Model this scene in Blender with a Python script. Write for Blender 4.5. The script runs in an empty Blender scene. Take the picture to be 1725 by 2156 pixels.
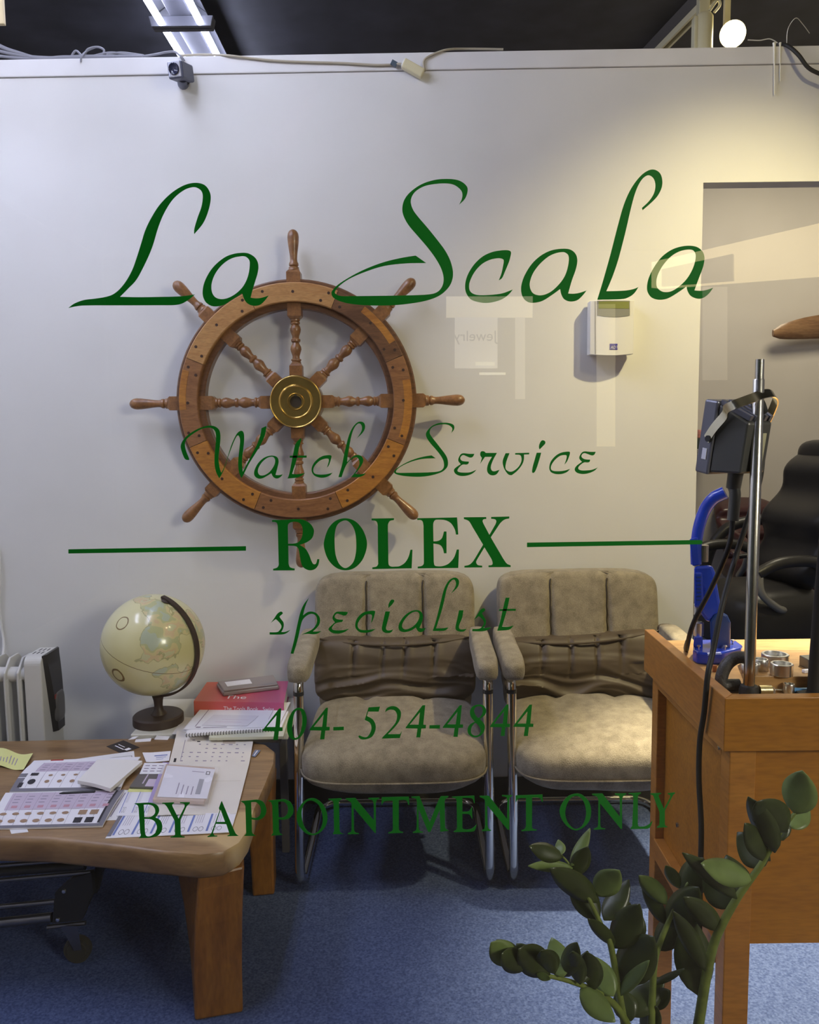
import bpy, math, random
from mathutils import Vector, Matrix, noise
from mathutils.geometry import tessellate_polygon

random.seed(7)
SC = bpy.context.scene
COL = SC.collection

# ------------------------------------------------------------------ camera
CAM_Z = 1.41
FPX = 1727.0
CX, CY = 862.5, 1078.0
PITCH = math.atan(178.0 / FPX)
ROLL = 0.012
F_ = Vector((0, math.cos(PITCH), -math.sin(PITCH)))
U0 = Vector((0, math.sin(PITCH), math.cos(PITCH)))
R0 = Vector((1, 0, 0))
R_ = R0 * math.cos(ROLL) - U0 * math.sin(ROLL)
U_ = U0 * math.cos(ROLL) + R0 * math.sin(ROLL)
CAM = Vector((0, 0, CAM_Z))
cd = bpy.data.cameras.new('camera')
cd.sensor_fit = 'HORIZONTAL'
cd.sensor_width = 36.0
cd.lens = 36.0 * FPX / 1725.0
cd.clip_start = 0.02
co = bpy.data.objects.new('camera', cd)
COL.objects.link(co)
mw = Matrix((R_, U_, -F_)).transposed().to_4x4()
mw.translation = CAM
co.matrix_world = mw
SC.camera = co


def ray(px, py):
    return F_ + R_ * ((px - CX) / FPX) - U_ * ((py - CY) / FPX)


def W(px, py, Y):
    r = ray(px, py)
    return CAM + r * (Y / r.y)


def Wz(px, py, z):
    r = ray(px, py)
    return CAM + r * ((z - CAM_Z) / r.z)


# ------------------------------------------------------------------ world, exposure, lights
wd = bpy.data.worlds.new('world')
SC.world = wd
wd.use_nodes = True
bg = wd.node_tree.nodes['Background']
bg.inputs[0].default_value = (0.9, 0.92, 1.0, 1)
bg.inputs[1].default_value = 0.02
SC.view_settings.view_transform = 'Standard'
SC.view_settings.look = 'None'
SC.view_settings.gamma = 1.0
SC.view_settings.use_curve_mapping = False
SC.view_settings.exposure = 0.0

TUBE_POWER = 28.0          # emission of the fluorescent tubes in view
FILL_TUBE_POWER = 78.0        # stronger emission of the unseen fixtures added as fill
BULB_POWER = 60.0          # emission of the visible track lamp


def spot(name, loc, target, power, color, angle=80, blend=0.6, size=0.05):
    l = bpy.data.lights.new(name, 'SPOT')
    l.energy = power
    l.color = color
    l.spot_size = math.radians(angle)
    l.spot_blend = blend
    l.shadow_soft_size = size
    o = bpy.data.objects.new(name, l)
    COL.objects.link(o)
    o.location = loc
    o.rotation_euler = (Vector(target) - Vector(loc)).to_track_quat('-Z', 'Y').to_euler()
    return o


def area(name, loc, target, power, color, sx, sy):
    l = bpy.data.lights.new(name, 'AREA')
    l.energy = power
    l.color = color
    l.shape = 'RECTANGLE'
    l.size = sx
    l.size_y = sy
    o = bpy.data.objects.new(name, l)
    COL.objects.link(o)
    o.location = loc
    o.rotation_euler = (Vector(target) - Vector(loc)).to_track_quat('-Z', 'Y').to_euler()
    return o


WARM = (1.0, 0.84, 0.46)
spot('track_lamp_light', (1.60, 1.70, 3.2), (0.97, 2.98, 1.10), 235, WARM, 66, 1.0, 0.04)
spot('warm_wall_fill', (1.25, 1.40, 3.1), (1.15, 2.98, 1.7), 27, WARM, 125, 0.9, 0.04)  # added unseen wide spot, broad warm fill on the right of the wall
spot('bench_track_light', (1.55, 2.60, 3.2), (1.04, 1.90, 0.0), 1500, (1.0, 0.88, 0.64), 36, 1.0, 0.04)
area('corridor_ceiling_light', (2.6, -1.3, 2.35), (0.85, 1.4, 0.8), 75, (1.0, 0.93, 0.82), 0.8, 0.8)
area('back_room_light', (2.4, 4.4, 3.2), (2.4, 4.5, 0), 36, (1.0, 0.88, 0.66), 0.9, 0.6)

# ------------------------------------------------------------------ materials
MATS = {}


def nodes_of(m):
    nt = m.node_tree
    return nt, nt.nodes, nt.links, nt.nodes['Principled BSDF']


def mat(name, col, rough=0.5, metal=0.0, spec=0.5, bump=0.0, bscale=200.0, var=0.0, vscale=8.0, coat=0.0, stretch=None):
    if name in MATS:
        return MATS[name]
    m = bpy.data.materials.new(name)
    m.use_nodes = True
    nt, N, L, b = nodes_of(m)
    b.inputs['Base Color'].default_value = (*col, 1)
    b.inputs['Roughness'].default_value = rough
    b.inputs['Metallic'].default_value = metal
    b.inputs['Specular IOR Level'].default_value = spec
    b.inputs['Coat Weight'].default_value = coat
    tc = N.new('ShaderNodeTexCoord')
    vec = tc.outputs['Object']
    if stretch:
        mp = N.new('ShaderNodeMapping')
        mp.inputs['Scale'].default_value = stretch
        L.new(vec, mp.inputs['Vector'])
        vec = mp.outputs['Vector']
    if var > 0:
        n = N.new('ShaderNodeTexNoise')
        n.inputs['Scale'].default_value = vscale
        n.inputs['Detail'].default_value = 6
        L.new(vec, n.inputs['Vector'])
        r = N.new('ShaderNodeValToRGB')
        r.color_ramp.elements[0].position = 0.3
        r.color_ramp.elements[1].position = 0.7
        r.color_ramp.elements[0].color = (*[c * (1 - var) for c in col], 1)
        r.color_ramp.elements[1].color = (*[min(1, c * (1 + var)) for c in col], 1)
        L.new(n.outputs['Fac'], r.inputs['Fac'])
        L.new(r.outputs['Color'], b.inputs['Base Color'])
    if bump > 0:
        n2 = N.new('ShaderNodeTexNoise')
        n2.inputs['Scale'].default_value = bscale
        n2.inputs['Detail'].default_value = 4
        L.new(vec, n2.inputs['Vector'])
        bp = N.new('ShaderNodeBump')
        bp.inputs['Strength'].default_value = bump
        bp.inputs['Distance'].default_value = 0.003
        L.new(n2.outputs['Fac'], bp.inputs['Height'])
        L.new(bp.outputs['Normal'], b.inputs['Normal'])
    MATS[name] = m
    return m


def wood(name, c1, c2, scale=6.0, stretch=(1, 6, 6), rough=0.4, dark=None, coat=0.0, distort=2.0, streak=0.75):
    if name in MATS:
        return MATS[name]
    m = bpy.data.materials.new(name)
    m.use_nodes = True
    nt, N, L, b = nodes_of(m)
    tc = N.new('ShaderNodeTexCoord')
    mp = N.new('ShaderNodeMapping')
    mp.inputs['Scale'].default_value = stretch
    L.new(tc.outputs['Object'], mp.inputs['Vector'])
    n = N.new('ShaderNodeTexNoise')
    n.inputs['Scale'].default_value = scale
    n.inputs['Detail'].default_value = 8
    n.inputs['Distortion'].default_value = distort
    L.new(mp.outputs['Vector'], n.inputs['Vector'])
    r = N.new('ShaderNodeValToRGB')
    e = r.color_ramp.elements
    e[0].position = 0.3
    e[1].position = 0.68
    e[0].color = (*c2, 1)
    e[1].color = (*c1, 1)
    if dark:
        d = r.color_ramp.elements.new(streak)
        d.color = (*dark, 1)
    L.new(n.outputs['Fac'], r.inputs['Fac'])
    n2 = N.new('ShaderNodeTexNoise')
    n2.inputs['Scale'].default_value = scale * 9
    n2.inputs['Detail'].default_value = 5
    L.new(mp.outputs['Vector'], n2.inputs['Vector'])
    mx = N.new('ShaderNodeMix')
    mx.data_type = 'RGBA'
    mx.blend_type = 'MULTIPLY'
    mx.inputs['Factor'].default_value = 0.35
    L.new(r.outputs['Color'], mx.inputs['A'])
    L.new(n2.outputs['Color'], mx.inputs['B'])
    r2 = N.new('ShaderNodeValToRGB')
    r2.color_ramp.elements[0].position = 0.35
    r2.color_ramp.elements[0].color = (0.45, 0.42, 0.4, 1)
    r2.color_ramp.elements[1].position = 0.6
    L.new(n2.outputs['Fac'], r2.inputs['Fac'])
    L.new(r2.outputs['Color'], mx.inputs['B'])
    L.new(mx.outputs['Result'], b.inputs['Base Color'])
    b.inputs['Roughness'].default_value = rough
    b.inputs['Coat Weight'].default_value = coat
    b.inputs['Coat Roughness'].default_value = 0.25
    bp = N.new('ShaderNodeBump')
    bp.inputs['Strength'].default_value = 0.12
    bp.inputs['Distance'].default_value = 0.002
    L.new(n2.outputs['Fac'], bp.inputs['Height'])
    L.new(bp.outputs['Normal'], b.inputs['Normal'])
    MATS[name] = m
    return m


def emit(name, col, strength):
    if name in MATS:
        return MATS[name]
    m = bpy.data.materials.new(name)
    m.use_nodes = True
    nt, N, L, b = nodes_of(m)
    b.inputs['Base Color'].default_value = (*col, 1)
    b.inputs['Emission Color'].default_value = (*col, 1)
    b.inputs['Emission Strength'].default_value = strength
    MATS[name] = m
    return m


# ------------------------------------------------------------------ mesh helpers
ORG = {}


class MB:
    def __init__(self):
        self.v = []
        self.f = []

    def add(self, vs, fs):
        k = len(self.v)
        self.v += [Vector(p) for p in vs]
        self.f += [tuple(i + k for i in f) for f in fs]
        return self

    def box(self, a, b):
        x0, y0, z0 = a
        x1, y1, z1 = b
        return self.add([(x0, y0, z0), (x1, y0, z0), (x1, y1, z0), (x0, y1, z0), (x0, y0, z1), (x1, y0, z1), (x1, y1, z1), (x0, y1, z1)],
                        [(3, 2, 1, 0), (4, 5, 6, 7), (0, 1, 5, 4), (1, 2, 6, 5), (2, 3, 7, 6), (3, 0, 4, 7)])

    def obox(self, c, sx, sy, sz, rot):
        """box of half sizes about centre c turned by the matrix rot"""
        c = Vector(c)
        vs = [c + rot @ Vector((dx * sx, dy * sy, dz * sz)) for dz in (-1, 1) for dx, dy in ((-1, -1), (1, -1), (1, 1), (-1, 1))]
        return self.add(vs, [(3, 2, 1, 0), (4, 5, 6, 7), (0, 1, 5, 4), (1, 2, 6, 5), (2, 3, 7, 6), (3, 0, 4, 7)])

    def hexa(self, bot, top):
        """solid from two matching loops of points"""
        n = len(bot)
        return self.add(list(bot) + list(top), [tuple(range(n - 1, -1, -1)), tuple(range(n, 2 * n))] +
                        [(i, (i + 1) % n, n + (i + 1) % n, n + i) for i in range(n)])

    def tube(self, pts, r, n=10, closed=False, caps=True):
        pts = [Vector(p) for p in pts]
        m = len(pts)
        rs = r if isinstance(r, (list, tuple)) else [r] * m
        rings = []
        up = None
        for i, p in enumerate(pts):
            if closed:
                t = pts[(i + 1) % m] - pts[i - 1]
            else:
                t = pts[min(i + 1, m - 1)] - pts[max(i - 1, 0)]
            t.normalize()
            if up is None:
                up = Vector((0, 0, 1)) if abs(t.z) < 0.9 else Vector((1, 0, 0))
            s = t.cross(up)
            if s.length < 1e-6:
                s = t.orthogonal()
            s.normalize()
            up = s.cross(t).normalized()
            rings.append([p + (s * math.cos(2 * math.pi * j / n) + up * math.sin(2 * math.pi * j / n)) * rs[i] for j in range(n)])
        vs = [q for g in rings for q in g]
        fs = []
        for i in range(m if closed else m - 1):
            a, b = i * n, ((i + 1) % m) * n
            fs += [(a + j, a + (j + 1) % n, b + (j + 1) % n, b + j) for j in range(n)]
        if caps and not closed:
            fs += [tuple(range(n - 1, -1, -1)), tuple(range((m - 1) * n, m * n))]
        return self.add(vs, fs)

    def lathe(self, c, prof, axis='Z', n=24, rot=None):
        """prof: (radius, height) pairs; ends on radius 0 close"""
        c = Vector(c)
        if rot is None:
            rot = {'Z': Matrix.Identity(3), 'X': Matrix(((0, 0, 1), (0, 1, 0), (-1, 0, 0))), 'Y': Matrix(((1, 0, 0), (0, 0, 1), (0, -1, 0)))}[axis]
        vs, fs = [], []
        for (r, h) in prof:
            for j in range(n):
                a = 2 * math.pi * j / n
                vs.append(c + rot @ Vector((r * math.cos(a), r * math.sin(a), h)))
        m = len(prof)
        for i in range(m - 1):
            for j in range(n):
                fs.append((i * n + j, i * n + (j + 1) % n, (i + 1) * n + (j + 1) % n, (i + 1) * n + j))
        fs.append(tuple(range(n - 1, -1, -1)))
        fs.append(tuple(range((m - 1) * n, m * n)))
        return self.add(vs, fs)

    def sup(self, c, a, b, h, e1=0.4, e2=0.4, nu=40, nv=24, fn=None):
        """superellipsoid cushion with evenly spaced vertices"""
        def curve(e, sx, sy, lo, hi, n, closed):
            # points of (cos^e, sin^e) between angles lo..hi, spaced evenly in the metric (sx, sy)
            raw = []
            K = 240
            q = max(1, int(round((hi - lo) / (math.pi / 2))))
            for k in range(q):
                for i in range(K):
                    t = i / K
                    u = t ** (1 / e) / (t ** (1 / e) + (1 - t) ** (1 / e)) if 0 < t < 1 else t
                    ang = lo + (k + u) * math.pi / 2
                    raw.append((math.copysign(abs(math.cos(ang)) ** e, math.cos(ang)), math.copysign(abs(math.sin(ang)) ** e, math.sin(ang))))
            raw.append((math.copysign(abs(math.cos(hi)) ** e, math.cos(hi)), math.copysign(abs(math.sin(hi)) ** e, math.sin(hi))))
            L_ = [0.0]
            for i in range(1, len(raw)):
                L_.append(L_[-1] + math.hypot((raw[i][0] - raw[i - 1][0]) * sx, (raw[i][1] - raw[i - 1][1]) * sy))
            out, k = [], 0
            m = n if closed else n + 1
            for i in range(m):
                s = L_[-1] * i / n
                while k < len(L_) - 2 and L_[k + 1] < s:
                    k += 1
                d = L_[k + 1] - L_[k]
                t = (s - L_[k]) / d if d > 1e-12 else 0
                out.append((raw[k][0] + (raw[k + 1][0] - raw[k][0]) * t, raw[k][1] + (raw[k + 1][1] - raw[k][1]) * t))
            return out
        c = Vector(c)
        ring = curve(e2, a, b, 0, 2 * math.pi, nu, True)
        prof = curve(e1, min(a, b), h, -math.pi / 2, math.pi / 2, nv, False)
        vs = []
        for (r, z) in prof:
            r = max(r, 1e-4)
            for (x, y) in ring:
                p = Vector((a * r * x, b * r * y, h * z))
                vs.append(c + (fn(p) if fn else p))
        fs = []
        for i in range(nv):
            for j in range(nu):
                fs.append((i * nu + j, i * nu + (j + 1) % nu, (i + 1) * nu + (j + 1) % nu, (i + 1) * nu + j))
        return self.add(vs, fs)

    def build(self, name, material, parent=None, smooth=None, bevel=0.0, seg=2, origin=None, solid=0.0):
        me = bpy.data.meshes.new(name)
        if parent is not None:
            og = ORG[parent]
        elif origin is not None:
            og = Vector(origin)
        else:
            lo = [min(p[k] for p in self.v) for k in range(3)]
            hi = [max(p[k] for p in self.v) for k in range(3)]
            og = Vector(((lo[0] + hi[0]) / 2, (lo[1] + hi[1]) / 2, lo[2]))
        me.from_pydata([tuple(p - og) for p in self.v], [], self.f)
        me.validate()
        me.materials.append(material)
        if smooth is not None:
            me.polygons.foreach_set('use_smooth', [True] * len(me.polygons))
            me.set_sharp_from_angle(angle=math.radians(smooth))
        o = bpy.data.objects.new(name, me)
        COL.objects.link(o)
        if parent is not None:
            o.parent = parent
            ORG[o] = og
        else:
            o.location = og
            ORG[o] = og
        if bevel > 0:
            md = o.modifiers.new('bevel', 'BEVEL')
            md.width = bevel
            md.segments = seg
            md.limit_method = 'ANGLE'
            md.angle_limit = math.radians(40)
        if solid > 0:
            md = o.modifiers.new('solid', 'SOLIDIFY')
            md.thickness = solid
        return o


def tag(o, label, cat, group=None):
    o['label'] = label
    o['category'] = cat
    if group:
        o['group'] = group
    return o


def thing(name, loc, label, cat, group=None):
    o = bpy.data.objects.new(name, None)
    o.empty_display_size = 0.05
    COL.objects.link(o)
    o.location = loc
    ORG[o] = Vector(loc)
    return tag(o, label, cat, group)


def struct(o):
    o['kind'] = 'structure'
    return o


def copy_tree(o, parent=None):
    c = o.copy()
    COL.objects.link(c)
    c.parent = parent
    for ch in list(o.children):
        copy_tree(ch, c)
    return c


def cr(pts, n=6, closed=False):
    """smooth curve through points"""
    pts = [Vector(p) for p in pts]
    m = len(pts)
    if m < 3:
        return pts
    out = []
    for i in range(m if closed else m - 1):
        if closed:
            p0, p1, p2, p3 = pts[i - 1], pts[i], pts[(i + 1) % m], pts[(i + 2) % m]
        else:
            p0, p1, p2, p3 = pts[max(i - 1, 0)], pts[i], pts[i + 1], pts[min(i + 2, m - 1)]
        for k in range(n):
            t = k / n
            out.append(0.5 * ((2 * p1) + (p2 - p0) * t + (2 * p0 - 5 * p1 + 4 * p2 - p3) * t * t + (3 * p1 - p0 - 3 * p2 + p3) * t ** 3))
    if not closed:
        out.append(pts[-1])
    return out


def contour(s):
    """'x,y' smooth point, 'x,y!' corner; returns a closed list of 2-D points"""
    P = []
    for w in s.split():
        c = w.endswith('!')
        x, y = w.rstrip('!').split(',')
        P.append((Vector((float(x), float(y), 0)), c))
    corners = [i for i, (p, c) in enumerate(P) if c]
    if not corners:
        return cr([p for p, c in P], 5, True)
    out = []
    m = len(P)
    for k, i in enumerate(corners):
        j = corners[(k + 1) % len(corners)]
        seq = [P[i][0]]
        q = i
        while True:
            q = (q + 1) % m
            seq.append(P[q][0])
            if q == j:
                break
        sm = cr(seq, 5) if len(seq) > 2 else seq
        out += sm[:-1]
    return out


def plate(mb, contours, fmap, thick):
    """flat solid with holes; fmap turns a 2-D point into the front 3-D point, thick is the offset vector to the back"""
    tris = tessellate_polygon(contours)
    flat = [p for c in contours for p in c]
    n = len(flat)
    fr = [fmap(p) for p in flat]
    vs = fr + [p + thick for p in fr]
    fs = [tuple(t) for t in tris] + [tuple(n + i for i in reversed(t)) for t in tris]
    k = 0
    for c in contours:
        m = len(c)
        fs += [(k + i, k + (i + 1) % m, n + k + (i + 1) % m, n + k + i) for i in range(m)]
        k += m
    mb.add(vs, fs)


def text_mb(body, size):
    """built-in lettering as flat triangles in local x, y"""
    cu = bpy.data.curves.new('text', 'FONT')
    cu.body = body
    cu.size = size
    cu.align_x = 'LEFT'
    o = bpy.data.objects.new('text', cu)
    COL.objects.link(o)
    dg = bpy.context.evaluated_depsgraph_get()
    me = bpy.data.meshes.new_from_object(o.evaluated_get(dg))
    vs = [v.co.copy() for v in me.vertices]
    fs = [tuple(p.vertices) for p in me.polygons]
    bpy.data.objects.remove(o)
    bpy.data.curves.remove(cu)
    bpy.data.meshes.remove(me)
    return vs, fs

# ------------------------------------------------------------------ common materials
def lin(r, g, b):
    return tuple(((c / 255.0) / 12.92 if c <= 10 else (((c / 255.0) + 0.055) / 1.055) ** 2.4) for c in (r, g, b))


M_wall = mat('wall_paint', (0.74, 0.73, 0.70), 0.55, bump=0.05, bscale=60, var=0.03, vscale=3)
M_cap = mat('cap_paint', (0.76, 0.75, 0.74), 0.5, var=0.05, vscale=9)
M_black = mat('ceiling_black', (0.026, 0.026, 0.034), 0.7, var=0.5, vscale=5)
M_basebd = mat('rubber_base', (0.02, 0.019, 0.018), 0.6)
M_chrome = mat('chrome', (0.8, 0.77, 0.7), 0.08, 1.0)
M_steel = mat('steel', (0.62, 0.6, 0.55), 0.22, 1.0)
M_alu = mat('aluminium', (0.8, 0.79, 0.76), 0.3, 1.0)
M_brass = mat('brass', (0.62, 0.43, 0.13), 0.3, 1.0, var=0.12, vscale=20)
M_blackpl = mat('black_plastic', (0.02, 0.02, 0.02), 0.45)
M_rubber = mat('black_rubber', (0.016, 0.015, 0.014), 0.6)
M_whitepl = mat('white_plastic', (0.75, 0.74, 0.72), 0.4)
M_paper = mat('paper_white', (0.8, 0.79, 0.82), 0.7)
M_green = mat('green_vinyl', lin(0, 126, 30), 0.55, spec=0.25)

# carpet
m = bpy.data.materials.new('carpet')
m.use_nodes = True
nt, N, L, b = nodes_of(m)
tc = N.new('ShaderNodeTexCoord')
n1 = N.new('ShaderNodeTexNoise'); n1.inputs['Scale'].default_value = 170; n1.inputs['Detail'].default_value = 6
n2 = N.new('ShaderNodeTexNoise'); n2.inputs['Scale'].default_value = 4; n2.inputs['Detail'].default_value = 3
L.new(tc.outputs['Object'], n1.inputs['Vector']); L.new(tc.outputs['Object'], n2.inputs['Vector'])
r1 = N.new('ShaderNodeValToRGB')
r1.color_ramp.elements[0].position = 0.32; r1.color_ramp.elements[0].color = (0.040, 0.060, 0.148, 1)
r1.color_ramp.elements[1].position = 0.7; r1.color_ramp.elements[1].color = (0.108, 0.146, 0.285, 1)
L.new(n1.outputs['Fac'], r1.inputs['Fac'])
L.new(r1.outputs['Color'], b.inputs['Base Color'])
b.inputs['Roughness'].default_value = 0.95
b.inputs['Specular IOR Level'].default_value = 0.1
bp = N.new('ShaderNodeBump'); bp.inputs['Strength'].default_value = 0.6; bp.inputs['Distance'].default_value = 0.004
L.new(n1.outputs['Fac'], bp.inputs['Height']); L.new(bp.outputs['Normal'], b.inputs['Normal'])
M_carpet = m

# glass
m = bpy.data.materials.new('window_glass')
m.use_nodes = True
nt = m.node_tree
for n in list(nt.nodes):
    if n.type != 'OUTPUT_MATERIAL':
        nt.nodes.remove(n)
out = nt.nodes['Material Output']
tr = nt.nodes.new('ShaderNodeBsdfTransparent'); tr.inputs[0].default_value = (0.975, 0.985, 0.975, 1)
gl = nt.nodes.new('ShaderNodeBsdfGlossy'); gl.inputs['Roughness'].default_value = 0.0
lw = nt.nodes.new('ShaderNodeLayerWeight'); lw.inputs['Blend'].default_value = .5
pw = nt.nodes.new('ShaderNodeMath'); pw.operation = 'POWER'; pw.inputs[1].default_value = 5.0
fr = nt.nodes.new('ShaderNodeMath'); fr.operation = 'MULTIPLY_ADD'; fr.inputs[1].default_value = .95; fr.inputs[2].default_value = .045
nt.links.new(lw.outputs['Facing'], pw.inputs[0]); nt.links.new(pw.outputs[0], fr.inputs[0])
mx = nt.nodes.new('ShaderNodeMixShader')
nt.links.new(fr.outputs[0], mx.inputs[0]); nt.links.new(tr.outputs[0], mx.inputs[1]); nt.links.new(gl.outputs[0], mx.inputs[2])
nt.links.new(mx.outputs[0], out.inputs[0])
M_glass = m

# ------------------------------------------------------------------ the room
YW = 2.98
YR = 5.6
ZCEIL = 3.28                        # ceiling
ZT = 2.85
XO = W(1474, 700, YW).x          # left edge of the opening to the back room
ZL = W(1600, 383, YW).z          # its head
XL, XR = -2.7, 4.2
struct(MB().box((XL, 1.0, -0.05), (XR, YR, 0.0)).build('floor', M_carpet))
struct(MB().box((XL, 1.0, ZCEIL), (XR, YR, ZCEIL + .05)).build('ceiling', M_black))
wb = MB()
zl, zr = W(0, 127, YW).z, W(1725, 97, YW).z
sl = (zr - zl) / (W(1725, 97, YW).x - W(0, 127, YW).x)


def ztop(x):
    return zl + (x - W(0, 127, YW).x) * sl


wb.hexa([(XL, YW, 0), (XO, YW, 0), (XO, YW + 0.075, 0), (XL, YW + 0.075, 0)],
        [(XL, YW, ztop(XL) - .06), (XO, YW, ztop(XO) - .06), (XO, YW + 0.075, ztop(XO) - .06), (XL, YW + 0.075, ztop(XL) - .06)])
wb.hexa([(XO, YW, ZL), (2.3, YW, ZL), (2.3, YW + 0.075, ZL), (XO, YW + 0.075, ZL)],
        [(XO, YW, ztop(XO) - .06), (2.3, YW, ztop(2.3) - .06), (2.3, YW + 0.075, ztop(2.3) - .06), (XO, YW + 0.075, ztop(XO) - .06)])
wb.hexa([(2.3, YW, 0), (XR, YW, 0), (XR, YW + 0.075, 0), (2.3, YW + 0.075, 0)],
        [(2.3, YW, ztop(2.3) - .06), (XR, YW, ztop(XR) - .06), (XR, YW + 0.075, ztop(XR) - .06), (2.3, YW + 0.075, ztop(2.3) - .06)])
struct(wb.build('wall_back', M_wall))
tb = MB()
tb.hexa([(XL, YW - .006, ztop(XL) - .058), (XR, YW - .006, ztop(XR) - .058), (XR, YW + 0.085, ztop(XR) - .058), (XL, YW + 0.085, ztop(XL) - .058)],
        [(XL, YW - .006, ztop(XL)), (XR, YW - .006, ztop(XR)), (XR, YW + 0.085, ztop(XR)), (XL, YW + 0.085, ztop(XL))])
struct(tb.build('trim_1', M_cap, bevel=0.003))
struct(MB().box((XL, YW - .012, 0), (XO, YW - .0005, W(900, 1637, YW).z)).build('baseboard_back', M_basebd, bevel=0.002))
struct(MB().box((XL, YR, 0), (XR, YR + .08, ZCEIL)).build('wall_rear_room', mat('rear_wall', (0.60, 0.55, 0.48), 0.6, var=0.06, vscale=2)))
struct(MB().box((XL - .08, 1.0, 0), (XL, YR, ZCEIL)).build('wall_left', M_wall))
struct(MB().box((XR, 1.0, 0), (XR + .08, YR, ZCEIL)).build('wall_right', M_wall))

# ---- shop window with its pane and frame
win = thing('window_1', (0, 1.0, 0), 'large clear shop window pane carrying the green lettering', 'window')
del win['category']
win['kind'] = 'structure'
M_frame = mat('anodised_frame', (0.35, 0.33, 0.3), 0.35, 0.9)
MB().box((-1.18, .997, .14), (1.18, 1.003, 2.9)).build('pane', M_glass, win)
for x in (-1.23, 1.18):
    MB().box((x, .955, .08), (x + .05, 1.045, 2.96)).build('frame_post', M_frame, win, bevel=.002)
MB().box((-1.23, .955, .08), (1.23, 1.045, .14)).build('sill', M_frame, win, bevel=.002)
MB().box((-1.23, .955, 2.9), (1.23, 1.045, 2.96)).build('head_rail', M_frame, win, bevel=.002)
fw = MB()
fw.box((XL, .96, 0), (-1.23, 1.04, ZCEIL)); fw.box((1.23, .96, 0), (XR, 1.04, ZCEIL))
fw.box((-1.23, .96, 2.96), (1.23, 1.04, ZCEIL)); fw.box((-1.23, .96, 0), (1.23, 1.04, .08))
struct(fw.build('wall_front', mat('front_wall', (.6, .58, .55), .6)))

# ---- the corridor behind the viewer, seen only as reflections in the glass
struct(MB().box((XL, -5.6, -.05), (XR + 1, .955, 0)).build('floor_corridor', mat('corridor_tile', (.16, .14, .12), .5)))
struct(MB().box((XL, -5.6, 2.95), (XR + 1, .955, 3.0)).build('ceiling_corridor', mat('corridor_ceiling', (.13, .12, .11), .8)))
struct(MB().box((XL, -5.6, 0), (XR + 1, -5.5, 2.95)).build('wall_corridor', mat('corridor_wall', (.10, .095, .09), .7)))


def V(px, py, D):
    """point behind the viewer whose mirror image in the glass lies on that line of sight, D from the glass"""
    p = W(px, py, 1.0 + D)
    return Vector((p.x, 2.0 - p.y, p.z))


sg = thing('corridor_soffit', (2.2, -3.5, 2.3), 'warm glowing fascia board mirrored above the lettering at right', 'fascia')
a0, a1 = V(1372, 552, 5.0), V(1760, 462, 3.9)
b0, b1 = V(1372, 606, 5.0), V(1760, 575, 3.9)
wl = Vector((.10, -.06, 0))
MB().hexa([a0, a1, a1 + wl, a0 + wl], [b0, b1, b1 + wl, b0 + wl]).build('fascia', emit('fascia_glow', (1.0, .78, .40), 3.6), sg)  # light falling on this board is put in as emission
def fas(u, v):
    return (a0.lerp(a1, u)).lerp(b0.lerp(b1, u), v)
q = Vector((-.02, .02, 0))
MB().hexa([fas(.08, .38) + q, fas(.50, .30) + q, fas(.50, .30) + q * .1, fas(.08, .38) + q * .1], [fas(.08, 1.0) + q, fas(.50, 1.0) + q, fas(.50, 1.0) + q * .1, fas(.08, 1.0) + q * .1]).build('sign_panel', mat('grey_sign', (.12, .11, .1), .6), sg)
js = thing('shop_display', V(1030, 900, 6.0), 'lit display window of the shop opposite mirrored in the glass', 'display')
def rect(mb, x0, y0, x1, y1, D, dep=.03):
    p = [V(x0, y0, D), V(x1, y0, D), V(x1, y1, D), V(x0, y1, D)]
    s = Vector((0, -dep, 0))
    mb.hexa(p, [k + s for k in p])
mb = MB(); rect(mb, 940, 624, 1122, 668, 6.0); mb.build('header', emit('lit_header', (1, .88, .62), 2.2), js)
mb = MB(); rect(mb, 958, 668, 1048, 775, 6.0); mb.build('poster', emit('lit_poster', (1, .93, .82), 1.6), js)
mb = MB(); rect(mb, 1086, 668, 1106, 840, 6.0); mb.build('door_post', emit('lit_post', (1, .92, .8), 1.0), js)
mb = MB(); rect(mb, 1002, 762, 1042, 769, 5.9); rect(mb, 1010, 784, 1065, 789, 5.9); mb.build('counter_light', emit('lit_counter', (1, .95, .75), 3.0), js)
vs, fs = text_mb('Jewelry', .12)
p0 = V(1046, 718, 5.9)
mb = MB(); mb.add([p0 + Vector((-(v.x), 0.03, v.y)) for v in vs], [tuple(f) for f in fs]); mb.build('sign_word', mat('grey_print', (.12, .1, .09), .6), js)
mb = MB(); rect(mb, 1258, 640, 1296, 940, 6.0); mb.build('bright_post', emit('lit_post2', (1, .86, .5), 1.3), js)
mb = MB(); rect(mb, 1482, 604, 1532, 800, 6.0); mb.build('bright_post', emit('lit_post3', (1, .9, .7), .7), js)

# ------------------------------------------------------------------ lettering on the glass
YG = 1.0036
THK = Vector((0, .0004, 0))


def letter(parent, x0, y0, s, strings, name='letter'):
    """strings: list of glyph pieces, each '|' separated contour + holes"""
    mb = MB()
    for st in strings:
        cs = [contour(c) for c in st.split('|')]
        plate(mb, cs, lambda p: W(x0 + p.x / s, y0 + p.y / s, YG), THK)
    return mb.build(name, M_green, parent)


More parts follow.
